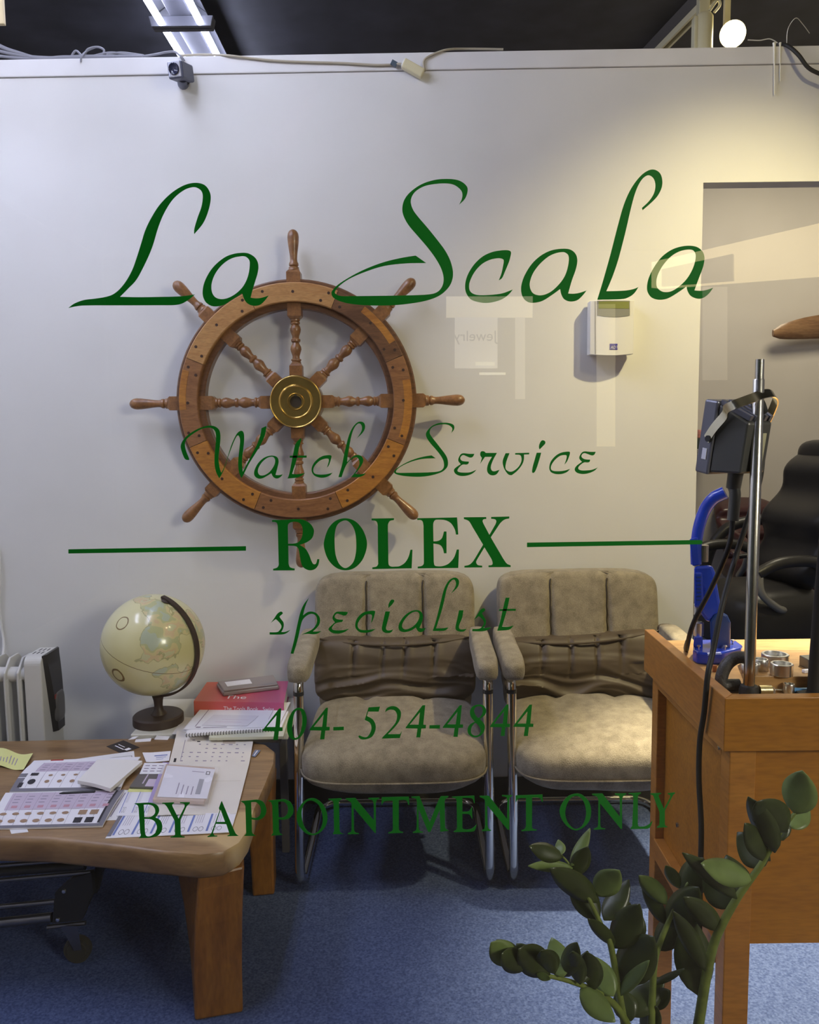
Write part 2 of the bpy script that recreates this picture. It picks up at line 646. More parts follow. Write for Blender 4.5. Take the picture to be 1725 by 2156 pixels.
Z1 = (140, 370, 1725 / 320)
Z2 = (420, 520, 1725 / 160)
Z3 = (690, 370, 1725 / 310)
Z4 = (970, 510, 1725 / 270)
Z5 = (1220, 350, 1725 / 290)
LS = thing('script_lettering', W(820, 640, YG), 'largest green script lettering across the top of the glass', 'lettering')
letter(LS, *Z1, ["22,1500! 90,1450 200,1410 320,1395 430,1378 520,1350 600,1290 680,1190 750,1060 800,920 850,760 890,630 950,500 1050,340 1180,205 1320,115 1450,80 1560,100 1620,170 1638,260 1610,400 1550,540 1450,662! 1452,600 1490,470 1530,360 1548,250 1535,180 1490,140 1430,130 1330,165 1210,265 1110,420 1040,590 980,790 910,960 800,1170 700,1280 606,1374! 800,1378 1000,1376 1200,1372 1330,1365 1458,1347! 1390,1405 1300,1455 1210,1470! 700,1471! 300,1471! 150,1476"])
letter(LS, *Z2, ["1575,1100! 1480,1220 1380,1310 1250,1335 1120,1300 1030,1210 970,1050! 850,1130 700,1220 560,1310 420,1345 280,1340 160,1270 90,1150 72,1020 95,860 160,690 270,510 420,350 600,220 780,155 950,132 1100,142 1230,210 1310,310 1340,440 1320,600 1260,800 1200,1000 1162,1150! 1280,1165 1420,1150|950,210 800,235 650,300 500,420 380,570 300,740 270,900 290,1040 350,1130 440,1175 560,1180 700,1135 850,1040 980,910 1070,750 1120,590 1142,420 1135,310 1080,240 1020,212"])
letter(LS, *Z3, ["1155,1022! 1032,935! 850,965 650,1015 450,1090 280,1175 130,1270 60,1340 45,1380 70,1430 160,1475 300,1505 500,1520 750,1518 950,1500 1150,1465 1300,1410 1400,1330 1455,1240 1470,1130 1440,1000 1380,880 1300,770 1180,620 1060,480 1000,395 975,310 990,240 1040,175 1140,120 1270,95 1400,90 1490,110 1560,165 1580,220 1570,280 1540,340! 1610,270 1640,190 1635,130 1580,75 1500,45 1380,37 1250,50 1100,100 970,190 900,280 875,380 890,470 950,580 1060,710 1180,850 1280,990 1340,1110 1360,1220 1335,1310 1270,1370 1150,1393 900,1402 600,1407 300,1410 150,1408 90,1380 92,1345 150,1280 260,1205 430,1130 650,1060 900,1028"])
letter(LS, *Z4, ["705,635! 640,710 540,775 400,812 280,812 150,775 85,700 62,620 70,520 110,410 190,290 300,190 430,130 560,108 640,108 678,130 675,180 650,270 600,390 560,480 515,512! 550,420 570,330 582,250 560,222 500,215 400,235 300,285 220,360 160,450 120,550 118,630 150,680 220,708 330,712 450,704 570,685"])
letter(LS, *Z4, ["1697,648! 1640,720 1570,780 1480,798 1400,770 1360,710 1340,630! 1230,710 1100,790 980,815 900,800 840,740 815,650 825,550 870,430 960,290 1080,180 1220,110 1370,87 1480,100 1550,160 1572,250 1550,370 1500,510 1448,690! 1530,692 1610,678|1370,132 1280,148 1180,195 1070,290 980,410 935,530 935,610 970,680 1040,712 1130,705 1230,655 1330,560 1400,460 1440,350 1458,240 1450,175 1415,142"])
letter(LS, *Z5, ["226,1672! 300,1430 390,1110 480,760 560,480 650,280 760,130 860,55 940,42 1010,85 1040,170 1035,260 990,360 920,440 795,550! 785,522! 880,430 940,330 955,230 930,150 870,112 800,150 740,240 690,370 640,560 590,780 540,980 480,1200 410,1400 340,1565! 470,1562 590,1555 680,1538 742,1513! 690,1590 620,1640 520,1665"])
letter(LS, *Z5, ["1680,1520! 1620,1600 1550,1650 1480,1658 1400,1625 1360,1565 1345,1505! 1240,1580 1110,1655 1000,1672 910,1645 860,1580 850,1500 875,1390 940,1260 1040,1130 1170,1040 1320,998 1450,1003 1530,1050 1568,1130 1555,1250 1500,1400 1443,1555! 1530,1560 1610,1545|1370,1043 1260,1065 1150,1130 1050,1240 985,1360 965,1460 985,1530 1050,1572 1140,1570 1240,1515 1340,1420 1410,1310 1450,1200 1460,1110 1430,1055"])

Z6 = (375, 880, 1725 / 240)
Z7 = (600, 880, 1725 / 180)
Z8 = (820, 880, 1725 / 220)
Z9 = (1020, 910, 1725 / 250)
WSL = thing('script_lettering', W(820, 1000, YG), 'smaller two-word green script line crossing the ship wheel', 'lettering')
letter(WSL, *Z6, ["165,638! 130,635! 100,615 70,550 45,470 42,410 80,330 160,250 270,180 380,135 480,115 560,130 620,180 640,260 638,360 625,480 612,600 620,700 635,780 655,830! 700,740 750,590 800,430 850,310 900,225 950,195 985,210 1000,270 998,370 985,490 970,620 970,740 980,815! 1050,680 1130,530 1200,390 1250,240 1262,155! 1335,122! 1330,190 1300,300 1230,440 1150,570 1070,700 1000,840 960,912! 925,830 910,720 915,600 930,450 940,340 925,280 905,265 880,290 840,370 790,500 740,640 690,790 625,915! 580,830 555,720 552,600 560,480 572,360 575,270 560,200 510,155 450,148 360,165 250,225 150,300 110,360 105,430 125,510 165,610"])
letter(WSL, *Z6, ["1585,852! 1560,885 1520,912 1480,915 1440,890 1412,838! 1350,875 1280,912 1220,918 1170,890 1150,840 1165,770 1215,680 1290,610 1370,575 1450,572 1505,600 1522,660 1510,730 1475,862! 1530,865|1410,588 1350,605 1280,660 1225,740 1208,810 1230,860 1290,870 1370,830 1430,760 1465,690 1468,630 1445,595"])
letter(WSL, *Z7, ["330,405! 325,460 290,590 260,730 220,900 180,1020 145,1130! 230,1135 310,1128 410,1110! 340,1165 260,1200 180,1212 52,1222! 90,1120 130,920 165,740 200,570 250,470", "100,762! 440,758! 438,802! 97,802!"])
letter(WSL, *Z7, ["962,1105! 900,1165 800,1203 700,1203 600,1165 550,1100 540,1020 580,920 660,830 760,770 860,750 920,752 942,775 925,850 890,950 848,1005! 875,920 888,850 870,822 800,825 710,860 630,930 580,1010 575,1080 610,1125 690,1142 780,1142 870,1130"])
letter(WSL, *Z7, ["1080,1195! 1150,960 1200,720 1240,540 1300,330 1370,190 1450,100 1520,72 1590,95 1620,160 1605,240 1550,320 1452,410! 1510,330 1550,250 1555,180 1530,125 1480,115 1420,170 1370,270 1330,420 1300,580 1270,740 1255,890! 1320,830 1400,765 1480,748 1545,770 1580,830 1570,910 1510,1010 1420,1125! 1500,1138 1570,1130 1640,1115! 1580,1165 1500,1195! 1332,1195! 1430,1080 1500,950 1500,860 1460,800 1400,800 1320,850 1250,930 1190,1060 1145,1195!"])
letter(WSL, *Z8, ["765,665! 698,618! 600,632 480,660 350,705 220,770 120,835 80,885 90,915 150,940 260,960 400,970 530,970 660,955 780,925 880,885 950,820 970,750 955,660 910,580 840,490 770,400 700,310 668,250 680,185 730,140 820,112 910,105 980,118 1030,155 1040,195 1020,250! 1060,205 1075,155 1055,110 990,85 900,78 800,90 710,130 640,195 605,260 620,330 680,420 760,510 840,610 890,700 903,790 875,850 800,885 600,900 350,905 150,905 110,885 150,830 260,765 400,710 560,675"])
letter(WSL, *Z8, ["1438,855! 1390,905 1310,945 1200,960 1110,935 1068,880 1085,830 1180,762! 1140,710 1145,660 1180,600 1230,582 1310,592 1405,592! 1380,640 1335,655 1270,630 1220,612 1180,640 1175,680 1215,712 1315,720! 1305,755 1270,770 1210,770 1150,820 1125,870 1160,895 1250,903 1340,895"])
letter(WSL, 0, 0, 1.0, ["1011.3,955.2 1013,951 1017,949.9 1021,951.2 1022.8,953.6! 1046.8,953.5! 1038.8,968 1033.8,982.5 1036,990.5 1042,992.3 1052.2,989! 1046,998.4 1036.7,1001 1028.7,997 1025.8,988.3 1028.7,975.2 1036.2,961.9! 1021.5,962! 1016.4,969.3 1011.3,976.7! 1014,968 1015,964! 1012,959.7"])
letter(WSL, *Z9, ["310,305! 368,305! 330,400 310,480 315,540 370,573 430,560 500,500 540,420 535,350 510,328! 448,325! 450,303! 655,298! 652,322! 578,325! 575,400 550,470 490,550 420,610 385,625 340,605 290,530 268,450 275,390"])
letter(WSL, *Z9, ["762,298! 828,298! 800,400 765,510 735,575 708,592 695,570 705,500 730,410", "805,250! 795,220 800,180 825,130 855,117 885,135 885,165 850,205"])
letter(WSL, *Z9, ["1248,533! 1200,580 1120,608 1040,608 970,580 945,520 965,430 1030,350 1110,300 1200,283 1243,288 1240,330 1205,420 1165,470! 1190,400 1198,345 1170,332 1100,345 1030,400 980,470 968,530 1000,560 1080,567 1170,557"])
letter(WSL, *Z9, ["1650,512! 1600,560 1520,595 1430,608 1350,590 1315,545 1340,490 1420,430! 1385,390 1385,350 1420,295 1465,278 1540,285 1620,285! 1600,325 1565,338 1510,320 1455,303 1420,325 1415,360 1460,392 1540,398! 1530,430 1500,440 1450,440 1390,480 1365,525 1400,552 1480,555 1570,545"])

ZA = (560, 1080, 1725 / 270)
ZB = (820, 1080, 1725 / 270)
RX = thing('serif_lettering', W(825, 1200, YG), 'bold green serif capitals between two green stripes', 'lettering')
letter(RX, *ZA, ["83,97! 250,93! 400,83 500,92 590,140 640,210 645,270 620,340 550,395 455,430! 530,480 580,560 610,640 640,688 675,680 692,622! 720,622! 705,700 660,755 590,772 520,745 480,690 460,600 440,490 400,448 302,440! 305,680! 320,725 355,742 388,748! 387,772! 97,775! 97,752! 150,735 172,700 172,670! 160,180! 150,140 125,122 83,120!|300,415! 400,408 460,370 490,300 495,220 475,160 440,128 390,118 330,128 300,155 295,200!"])
letter(RX, *ZA, ["1070,72 1200,110 1300,220 1355,360 1355,480 1300,630 1200,735 1080,772 950,740 840,630 785,480 785,370 840,210 940,105|1065,100 1140,140 1195,240 1215,380 1210,540 1170,670 1075,742 990,690 940,570 925,420 930,260 970,150"])
letter(RX, *ZA, ["1422,75! 1725,71! 1723,95! 1670,108 1645,150 1642,180! 1648,650! 1655,700 1690,722 1740,722 1800,715 1870,670 1920,590 1945,495! 1973,495! 1962,745! 1432,755! 1432,732! 1485,722 1510,690 1510,660! 1505,170! 1495,125 1470,105 1422,100!"])
letter(RX, *ZB, ["375,72! 912,60! 928,290! 897,292! 880,220 830,140 760,100 680,90 620,95 595,130 590,170! 594,383! 660,375 710,335 735,250! 770,250! 770,543! 735,543! 720,480 680,430 594,412! 598,660! 610,705 650,718 720,715 800,680 870,600 908,492! 938,492! 928,740! 382,746! 382,722! 430,715 460,690 465,650! 460,170! 450,120 425,97 375,95!"])
letter(RX, *ZB, ["1003,58! 1305,56! 1305,80! 1270,85 1255,110 1270,150! 1347,295! 1430,150! 1440,110 1420,85 1370,78! 1370,54! 1615,48! 1615,74! 1550,90 1500,130 1470,170! 1365,328! 1530,610! 1580,680 1633,704! 1633,728! 1335,730! 1335,706! 1380,700 1390,670 1375,620! 1280,463! 1185,620! 1168,660 1190,700 1250,710! 1250,733! 1010,735! 1010,712! 1070,700 1120,660 1160,600! 1262,428! 1120,190! 1070,110 1003,82!"])
for lab, q in (('green horizontal stripe left of the bold capitals', "144,1156.5! 518,1150! 518,1159.5! 144,1165.5!"),
               ('green horizontal stripe right of the bold capitals', "1110,1142.5! 1476,1137! 1480,1141 1477,1146! 1110,1152!")):
    mb = MB()
    plate(mb, [contour(q)], lambda p: W(p.x, p.y, YG), THK)
    tag(mb.build('vinyl_stripe', M_green), lab, 'stripe', 'stripes on the glass')

ZC = (560, 1210, 1725 / 270)
ZD = (820, 1210, 1725 / 280)
SP = thing('script_lettering', W(825, 1330, YG), 'single green script word below the bold capitals', 'lettering')
letter(SP, *ZC, ["230,520! 210,540 185,565 205,600 235,640 240,690 225,740 205,772! 260,770 330,742! 280,785 210,805 50,805! 50,775! 150,773 190,740 210,700 195,660 160,620 133,598! 65,648! 110,590 150,530 190,500 215,500"])
letter(SP, *ZC, ["580,310! 540,400 515,480 500,548! 560,505 620,497 680,520 725,580 725,650 690,710 630,765! 690,765 748,758! 700,790 640,802 560,795 480,804! 560,770 630,730 675,670 690,610 670,550 620,527 560,545 500,600 470,680 440,820 400,970 370,1065! 333,1060! 380,880 420,690 460,520 510,400"])
letter(SP, *ZC, ["1120,725! 1060,770 980,792 900,785 850,750 850,715 930,640! 900,600 900,560 940,505 1000,497 1105,502! 1085,540 1050,550 1000,535 955,525 925,560 940,590 980,603 1040,605! 1025,635 980,642 930,660 890,710 900,740 960,750 1050,745"])
letter(SP, *ZC, ["1478,728! 1420,765 1340,782 1260,770 1210,720 1205,650 1240,570 1310,510 1400,488 1465,490 1465,530 1440,610 1415,655! 1425,590 1425,545 1390,530 1330,545 1270,600 1235,670 1250,725 1300,745 1390,742"])
letter(SP, *ZC, ["1608,495! 1670,495! 1640,620 1615,720 1635,748 1665,750 1712,738! 1690,770 1650,785 1590,775 1560,730 1575,640", "1650,448! 1650,400 1680,345 1710,335 1728,352 1700,400"])
letter(SP, *ZD, ["475,690! 445,730 405,745 370,730 345,685! 280,725 200,745 140,730 118,680 140,610 200,530 280,475 360,460 415,485 437,540 425,610 390,690! 430,698|350,478 290,495 230,545 180,615 165,670 190,705 240,705 310,670 365,610 390,550 385,500"])
letter(SP, *ZD, ["563,730! 610,580 660,380 710,190 770,80 840,38 890,55 905,105 880,170 800,245! 850,170 865,115 850,70 820,68 780,110 745,190 720,300 690,430 650,560 607,697! 690,695 770,685! 730,720 680,730"])
letter(SP, *ZD, ["905,462! 962,462! 945,560 905,660 915,705 960,710 1003,700! 970,735 910,738 865,715 860,670 880,580"])
letter(SP, *ZD, ["1245,460! 1225,480 1203,500 1225,540 1252,590 1250,640 1222,690! 1270,690 1325,680! 1280,715 1200,735 1075,733! 1078,705! 1170,700 1215,660 1228,620 1200,570 1160,538! 1098,585! 1140,520 1180,460 1215,438 1238,442"])
letter(SP, *ZD, ["1510,298! 1560,298! 1535,420 1500,550 1462,675! 1540,678 1615,658! 1570,705 1520,720 1400,727! 1440,600 1480,420", "1428,448! 1643,442! 1640,468! 1425,470!"])

ZE = (545, 1480, 5.75)
ZF = (835, 1470, 5.75)
PH = thing('phone_number', W(840, 1560, YG), 'green italic telephone number over the chair seats', 'lettering')
letter(PH, *ZE, ["272,65! 255,295! 290,297! 288,340! 243,342! 232,448! 175,448! 190,342! 45,340! 50,325! 245,70!|215,150! 95,292! 200,292!"])
letter(PH, *ZE, ["490,60 550,90 580,190 565,310 510,410 440,448 380,425 345,340 350,230 395,120 445,70|480,85 440,110 415,200 405,310 420,400 450,425 490,390 520,290 525,180 510,105"])
letter(PH, *ZE, ["838,57! 820,290! 860,292! 857,333! 805,335! 795,440! 742,443! 757,335! 612,332! 618,315! 812,62!|785,140! 665,290! 768,290!"])
letter(PH, *ZE, ["903,293! 1030,288! 1030,330! 902,335!"])
letter(PH, *ZE, ["1330,55! 1468,45! 1452,105! 1325,105! 1310,160! 1380,200 1415,270 1410,340 1370,410 1300,440 1240,440 1208,410 1220,395 1260,410 1310,412 1350,360 1365,300 1345,240 1283,205!"])
letter(PH, *ZE, ["1530,112! 1550,65 1610,40 1670,50 1715,95 1722,150 1700,220 1650,290 1562,380! 1710,378! 1735,337! 1708,425! 1490,432! 1500,415! 1600,310 1660,230 1675,150 1650,95 1600,80 1560,92"])
letter(PH, *ZF, ["348,85! 325,322! 358,325! 355,365! 302,368! 288,475! 240,475! 255,368! 110,365! 115,350! 315,88!|285,170! 160,322! 268,322!"])
letter(PH, *ZF, ["400,328! 528,325! 525,367! 398,368!"])
letter(PH, *ZF, ["792,85! 770,318! 808,320! 805,358! 752,360! 742,468! 690,468! 705,362! 560,360! 565,345! 765,88!|738,165! 615,318! 718,318!"])
letter(PH, *ZF, ["1010,78 1060,95 1088,150 1070,205 1010,252! 1060,310 1070,370 1040,435 980,472 920,470 870,430 862,370 890,320 950,285! 905,230 890,170 910,115 955,85|1000,98 960,110 940,150 955,200 995,240 1035,195 1045,140 1030,105|960,300 920,335 903,380 910,430 950,455 1000,440 1020,390 1005,350"])
letter(PH, *ZF, ["1358,75! 1340,310! 1377,312! 1373,350! 1320,352! 1310,457! 1262,457! 1275,352! 1130,350! 1135,335! 1332,78!|1305,155! 1182,310! 1288,310!"])
letter(PH, *ZF, ["1642,78! 1622,308! 1660,310! 1656,348! 1605,350! 1592,458! 1542,458! 1558,350! 1415,347! 1420,332! 1612,80!|1588,158! 1465,308! 1570,308!"])

ZG = (280, 1670, 5.75)
ZH = (570, 1670, 5.75)
ZI = (860, 1660, 5.75)
ZJ = (1150, 1660, 5.75)
BA = thing('serif_lettering', W(850, 1750, YG), 'lowest line of green serif capitals on the glass', 'lettering')
letter(BA, *ZG, ["15,125! 130,117 220,118 290,145 317,200 305,250 272,295! 330,330 355,400 340,470 290,520 200,540 70,545! 95,510 88,480! 68,170! 55,145!|130,140! 138,290! 210,290 262,250 268,200 240,155 190,138|140,312! 145,470 165,520 210,522 270,480 290,410 265,345 210,315"])
letter(BA, *ZG, ["355,117! 497,112! 495,125! 475,140 480,165! 552,310! 625,165! 625,140 610,127 570,122! 570,110! 690,110! 688,122! 650,160! 575,325! 578,505! 595,522 625,525! 625,537! 455,538! 455,527! 490,520 510,500! 505,335! 415,170! 385,135 355,130!"])
letter(BA, *ZG, ["1077,98! 1215,430! 1245,490 1280,518! 1145,522! 1145,512! 1170,500 1165,480! 1130,375! 1005,372! 970,480! 985,510 1020,515! 1020,525! 903,532! 903,522! 935,505 955,470! 1050,210! 1040,180! 1070,100!|1062,200! 1012,350! 1115,348!"])
letter(BA, *ZG, ["1302,97! 1430,85 1510,80 1580,110 1615,190 1605,260 1560,310 1500,325 1438,318! 1440,460! 1450,490 1490,518! 1345,518! 1370,490 1370,460! 1362,160! 1345,125!|1430,110! 1438,295! 1490,300 1535,270 1550,210 1535,150 1490,110"])
letter(BA, *ZH, ["-33,90! 100,78 170,75 240,110 275,180 270,250 220,305 150,322 98,315! 100,440! 110,480 148,505! 5,515! 28,480 28,450! 20,150! 5,110!|90,105! 98,292! 150,295 195,260 212,200 195,135 150,102"])
letter(BA, *ZH, ["490,62 570,80 650,160 688,280 670,390 600,475 510,510 420,480 340,390 315,280 340,180 410,95|480,88 410,130 375,220 385,340 430,440 510,492 590,450 630,350 620,230 570,130"])
letter(BA, *ZH, ["700,68! 860,62! 858,75! 830,95 828,120! 835,450! 850,480 890,495! 755,498! 755,488! 768,460! 762,130! 750,95 700,80!"])
letter(BA, *ZH, ["910,62! 1025,58! 1250,330! 1248,130! 1235,90 1185,70! 1185,58! 1315,55! 1315,68! 1285,85 1275,120! 1275,485! 1260,480! 1005,175! 1010,440! 1025,475 1068,485! 1068,495! 935,498! 935,485! 970,470 980,440! 980,150! 970,110 910,75!"])
letter(BA, *ZH, ["1345,50! 1675,42! 1680,145! 1665,135! 1650,95 1620,82 1552,85! 1552,430! 1565,460 1605,470! 1605,480! 1425,488! 1425,475! 1460,465 1480,440! 1478,90! 1390,95 1360,120 1342,150!"])
letter(BA, *ZI, ["38,100! 135,95! 260,410! 370,130! 395,95! 485,92! 485,105! 455,125 440,150! 445,460! 455,490 495,512! 385,525! 388,500! 380,260! 268,525! 240,528! 125,250! 125,480! 140,515 178,525! 178,535! 55,540! 55,528! 90,510 100,480! 105,170! 90,125 38,112!"])
letter(BA, *ZI, ["530,100! 800,88! 805,180! 795,178! 780,130 740,115 655,115! 655,282! 720,280 750,260 765,225! 772,225! 775,365! 768,365! 750,325 720,310 655,310! 655,460! 665,490 720,498 780,480 828,430! 815,490! 790,520 700,527 550,530! 550,518! 580,500 590,470! 585,150! 570,120 530,110!"])
letter(BA, *ZI, ["865,90! 975,88! 1195,370! 1200,150! 1185,105 1135,95! 1135,82! 1258,82! 1258,95! 1230,110 1222,150! 1222,500! 1205,500! 955,205! 960,450! 975,490 1005,505! 1000,515! 890,518! 890,505! 920,490 930,450! 930,170! 920,130 865,105!"])
letter(BA, *ZI, ["1300,85! 1625,75! 1630,165! 1615,160! 1590,115 1500,112! 1498,460! 1510,490 1555,500! 1555,510! 1370,518! 1370,505! 1405,495 1425,460! 1425,115! 1340,120 1320,140 1300,170!"])
letter(BA, *ZJ, ["360,62 440,80 520,160 547,270 530,380 470,460 370,508 270,470 195,380 165,280 190,190 260,100|355,90 290,130 245,220 235,320 270,420 350,490 430,460 475,370 485,270 460,170 415,110"])
letter(BA, *ZJ, ["560,65! 685,62! 895,345! 895,140! 885,95 835,75! 835,62! 972,60! 972,72! 935,95 922,130! 922,490! 905,490! 655,180! 658,440! 670,475 718,485! 715,495! 580,500! 580,488! 620,470 632,440! 635,140! 615,100 560,78!"])
letter(BA, *ZJ, ["1000,58! 1150,50! 1148,62! 1120,80 1112,110! 1112,430! 1125,460 1180,462 1240,440 1292,390! 1275,445! 1240,485 1160,490 1025,492! 1025,480! 1045,455! 1060,110! 1040,75 1000,70!"])
letter(BA, *ZJ, ["1265,60! 1395,55! 1393,68! 1365,80 1370,110! 1430,250! 1500,115! 1505,85 1475,70! 1475,58! 1562,48! 1562,60! 1540,80! 1440,270! 1440,430! 1450,455 1472,460! 1470,470! 1345,478! 1345,465! 1370,445 1375,420! 1375,290! 1310,120! 1295,85 1265,75!"])

# ------------------------------------------------------------------ fluorescent strip lights over the partition
ZTB = 3.10
xt0 = Wz(342, 52, ZTB).x
xt1 = Wz(424, 52, ZTB).x
XF = (xt0 + xt1) / 2
DX = (xt1 - xt0) / 2
YJ = Wz(380, 55, ZTB).y
M_tube = emit('fluorescent_tube', (0.70, 0.735, 1.0), TUBE_POWER)
M_fix = mat('fixture_white', (0.10, 0.10, 0.115), 0.35)


def strip_light(y0, y1, label, XF=XF, M_tube=M_tube):
    t = thing('strip_light', (XF, (y0 + y1) / 2, ZTB), label, 'light', 'fluorescent strip lights')
    hb = MB()
    hb.hexa([(XF - .045, y0, ZTB + .03), (XF + .045, y0, ZTB + .03), (XF + .045, y1, ZTB + .03), (XF - .045, y1, ZTB + .03)],
            [(XF - .06, y0, ZTB + .09), (XF + .06, y0, ZTB + .09), (XF + .06, y1, ZTB + .09), (XF - .06, y1, ZTB + .09)])
    hb.build('housing', M_fix, t, bevel=.003)
    for s in (-1, 1):
        rf = MB()
        rf.hexa([(XF + s * .058, y0, ZTB + .085), (XF + s * .10, y0, ZTB + .055), (XF + s * .10, y1, ZTB + .055), (XF + s * .058, y1, ZTB + .085)],
                [(XF + s * .058, y0, ZTB + .089), (XF + s * .10, y0, ZTB + .059), (XF + s * .10, y1, ZTB + .059), (XF + s * .058, y1, ZTB + .089)])
        rf.build('reflector', M_fix, t)
        MB().tube([(XF + s * DX, y0 + .03, ZTB), (XF + s * DX, y1 - .03, ZTB)], .0145, 10).build('tube', M_tube, t, smooth=40)
    for y in (y0, y1 - .022):
        MB().hexa([(XF - .125, y, ZTB - .012), (XF + .125, y, ZTB - .012), (XF + .125, y + .022, ZTB - .012), (XF - .125, y + .022, ZTB - .012)],
                  [(XF - .135, y, ZTB + .03), (XF + .135, y, ZTB + .03), (XF + .135, y + .022, ZTB + .03), (XF - .135, y + .022, ZTB + .03)]).build('lamp_holder', M_fix, t, bevel=.003)
    for y in (y0 + .2, y1 - .2):
        MB().tube([(XF, y, ZTB + .085), (XF, y, ZCEIL)], .006, 6).build('hanger', M_fix, t)
    return t


strip_light(YJ - 1.24, YJ - .005, 'fluorescent strip light in front of the partition, ending at the joint')
strip_light(YJ + .005, YJ + 1.24, 'fluorescent strip light running on behind the partition')

M_tube_fill = emit('fluorescent_tube_fill', (0.70, 0.735, 1.0), FILL_TUBE_POWER)  # brighter tube used only in the two added fill fixtures
strip_light(1.25, 2.35, 'added unseen fluorescent strip light nearest the shop window, for fill', XF, M_tube_fill)  # added out of view to even out the cool light on the wall
strip_light(1.45, 2.65, 'added unseen fluorescent strip light at the far left, for fill', -1.95, M_tube_fill)  # second added fixture, out of view, more cool fill from the left

# ---- track with spot lamps behind the partition
trk0, trk1 = Wz(1512, -10, 3.19), Wz(1385, 118, 3.19)
d = (trk1 - trk0).normalized()
trk = thing('lighting_track', (trk0 + trk1) / 2, 'cream lighting track slanting away above the partition', 'track')
M_cream = mat('cream_enamel', (0.72, 0.66, 0.42), 0.4)
e0, e1 = trk0 - d * .6, trk1 + d * .5
side = Vector((d.y, -d.x, 0))
for s in (-1, 1):
    c = side * .016 * s
    MB().hexa([e0 + c - side * .005, e0 + c + side * .005, e1 + c + side * .005, e1 + c - side * .005],
              [p + Vector((0, 0, .03)) for p in (e0 + c - side * .005, e0 + c + side * .005, e1 + c + side * .005, e1 + c - side * .005)]).build('rail', M_cream, trk)
MB().hexa([e0 - side * .02 + Vector((0, 0, .03)), e0 + side * .02 + Vector((0, 0, .03)), e1 + side * .02 + Vector((0, 0, .03)), e1 - side * .02 + Vector((0, 0, .03))],
          [e0 - side * .02 + Vector((0, 0, .09)), e0 + side * .02 + Vector((0, 0, .09)), e1 + side * .02 + Vector((0, 0, .09)), e1 - side * .02 + Vector((0, 0, .09))]).build('back', mat('track_back', (.1, .09, .08), .6), trk)
sp1 = thing('track_spotlight', W(1482, 75, 3.52), 'cream cylindrical track spotlight, unlit, left of the glowing bulb', 'spotlight')
c = W(1482, 75, 3.52)
pt = W(1482, 48, 3.52)
MB().lathe((c.x, c.y, c.z - .12), [(.001, 0), (.036, .0), (.036, .19), (.03, .2), (.001, .2)], 'Z', 24).build('can', M_cream, sp1, smooth=40)
MB().box((c.x - .045, c.y - .02, c.z - .1), (c.x - .03, c.y + .02, c.z + .07)).build('gear_box', M_cream, sp1, bevel=.004)
MB().box((pt.x - .025, pt.y - .02, pt.z + .01), (pt.x + .018, pt.y + .02, trk0.z + .005)).build('stem', M_cream, sp1, bevel=.003)
MB().tube(cr([(c.x + .01, c.y - .03, c.z + .08), (c.x + .04, c.y - .035, c.z + .12), (c.x + .05, c.y - .035, c.z + .1), (c.x + .03, c.y - .03, c.z + .075)], 5), .006, 6).build('wire_loop', M_cream, sp1, smooth=60)
sp2 = thing('track_spotlight', W(1543, 70, 3.6), 'glowing warm track lamp at the top right above the partition', 'spotlight')
c = W(1543, 72, 3.6)
ax = (Vector((0, 0, 1.2)) + Vector((-.2, 0, 0)) - c).normalized()
rt = ax.to_track_quat('Z', 'Y').to_matrix()
MB().lathe(c, [(.001, -.012), (.044, -.012), (.046, 0.0), (.04, .012), (.024, .02), (.001, .022)], rot=rt, n=24).build('bulb', emit('bulb_glow', (1.0, .83, .5), BULB_POWER), sp2, smooth=50)
MB().lathe(c, [(.001, -.16), (.03, -.16), (.05, -.1), (.052, -.012), (.05, -.012), (.048, -.014), (.001, -.014)], rot=rt, n=24).build('shade', M_cream, sp2, smooth=40)
MB().box((c.x - .012, c.y + .06, c.z + .05), (c.x + .012, c.y + .08, ZCEIL)).build('stem', M_cream, sp2)

# cream sign corner at the very top left
a = W(8, 50, 2.6)
tag(MB().box((a.x - .35, 2.6, a.z), (a.x, 2.615, a.z + .3)).build('hanging_sign', mat('cream_board', (.62, .5, .27), .5), bevel=.002), 'cream board hanging at the top left edge of the view', 'sign')

# ------------------------------------------------------------------ ship wheel
SX = (YW - .10) * .9985 / 1727.0
HC = W(624, 846, YW - .10)
wheel = thing('ship_wheel', (HC.x, YW, HC.z), 'wooden ship wheel with brass hub hung on the white wall', 'ship wheel')
wst = (1.2, 1.2, 1.2)
Wd_lt = wood('wheel_light', (.54, .30, .11), (.44, .215, .072), 7, (1, 3, 5), .38, coat=.25)
Wd_gd = wood('wheel_gold', (.52, .23, .042), (.36, .14, .03), 7, (1, 3, 5), .36, coat=.25)
Wd_md = wood('wheel_mid', (.34, .16, .062), (.23, .10, .04), 7, (1, 3, 5), .38, coat=.25)
Wd_dk = wood('wheel_dark', (.21, .10, .045), (.12, .057, .027), 7, (1, 3, 5), .36, coat=.3)
Wd_sp = wood('spoke_wood', (.33, .155, .055), (.20, .09, .034), 16, (1, 1, 1), .35, coat=.3)


def arc_solid(mb, r0, r1, a0, a1, y0, y1, n, chamfer=0.0):
    vs = []
    for i in range(n + 1):
        a = a0 + (a1 - a0) * i / n
        cs, sn = math.cos(a), math.sin(a)
        for r, y in ((r0, y1), (r1, y1), (r1, y0 + chamfer), (r1 - chamfer, y0), (r0 + chamfer, y0), (r0, y0 + chamfer)):
            vs.append((HC.x + r * cs, y, HC.z + r * sn))
    fs = []
    for i in range(n):
        for k in range(6):
            p, q = i * 6 + k, i * 6 + (k + 1) % 6
            fs.append((p, q, q + 6, p + 6))
    fs += [tuple(range(6)), tuple(n * 6 + k for k in range(5, -1, -1))]
    mb.add(vs, fs)


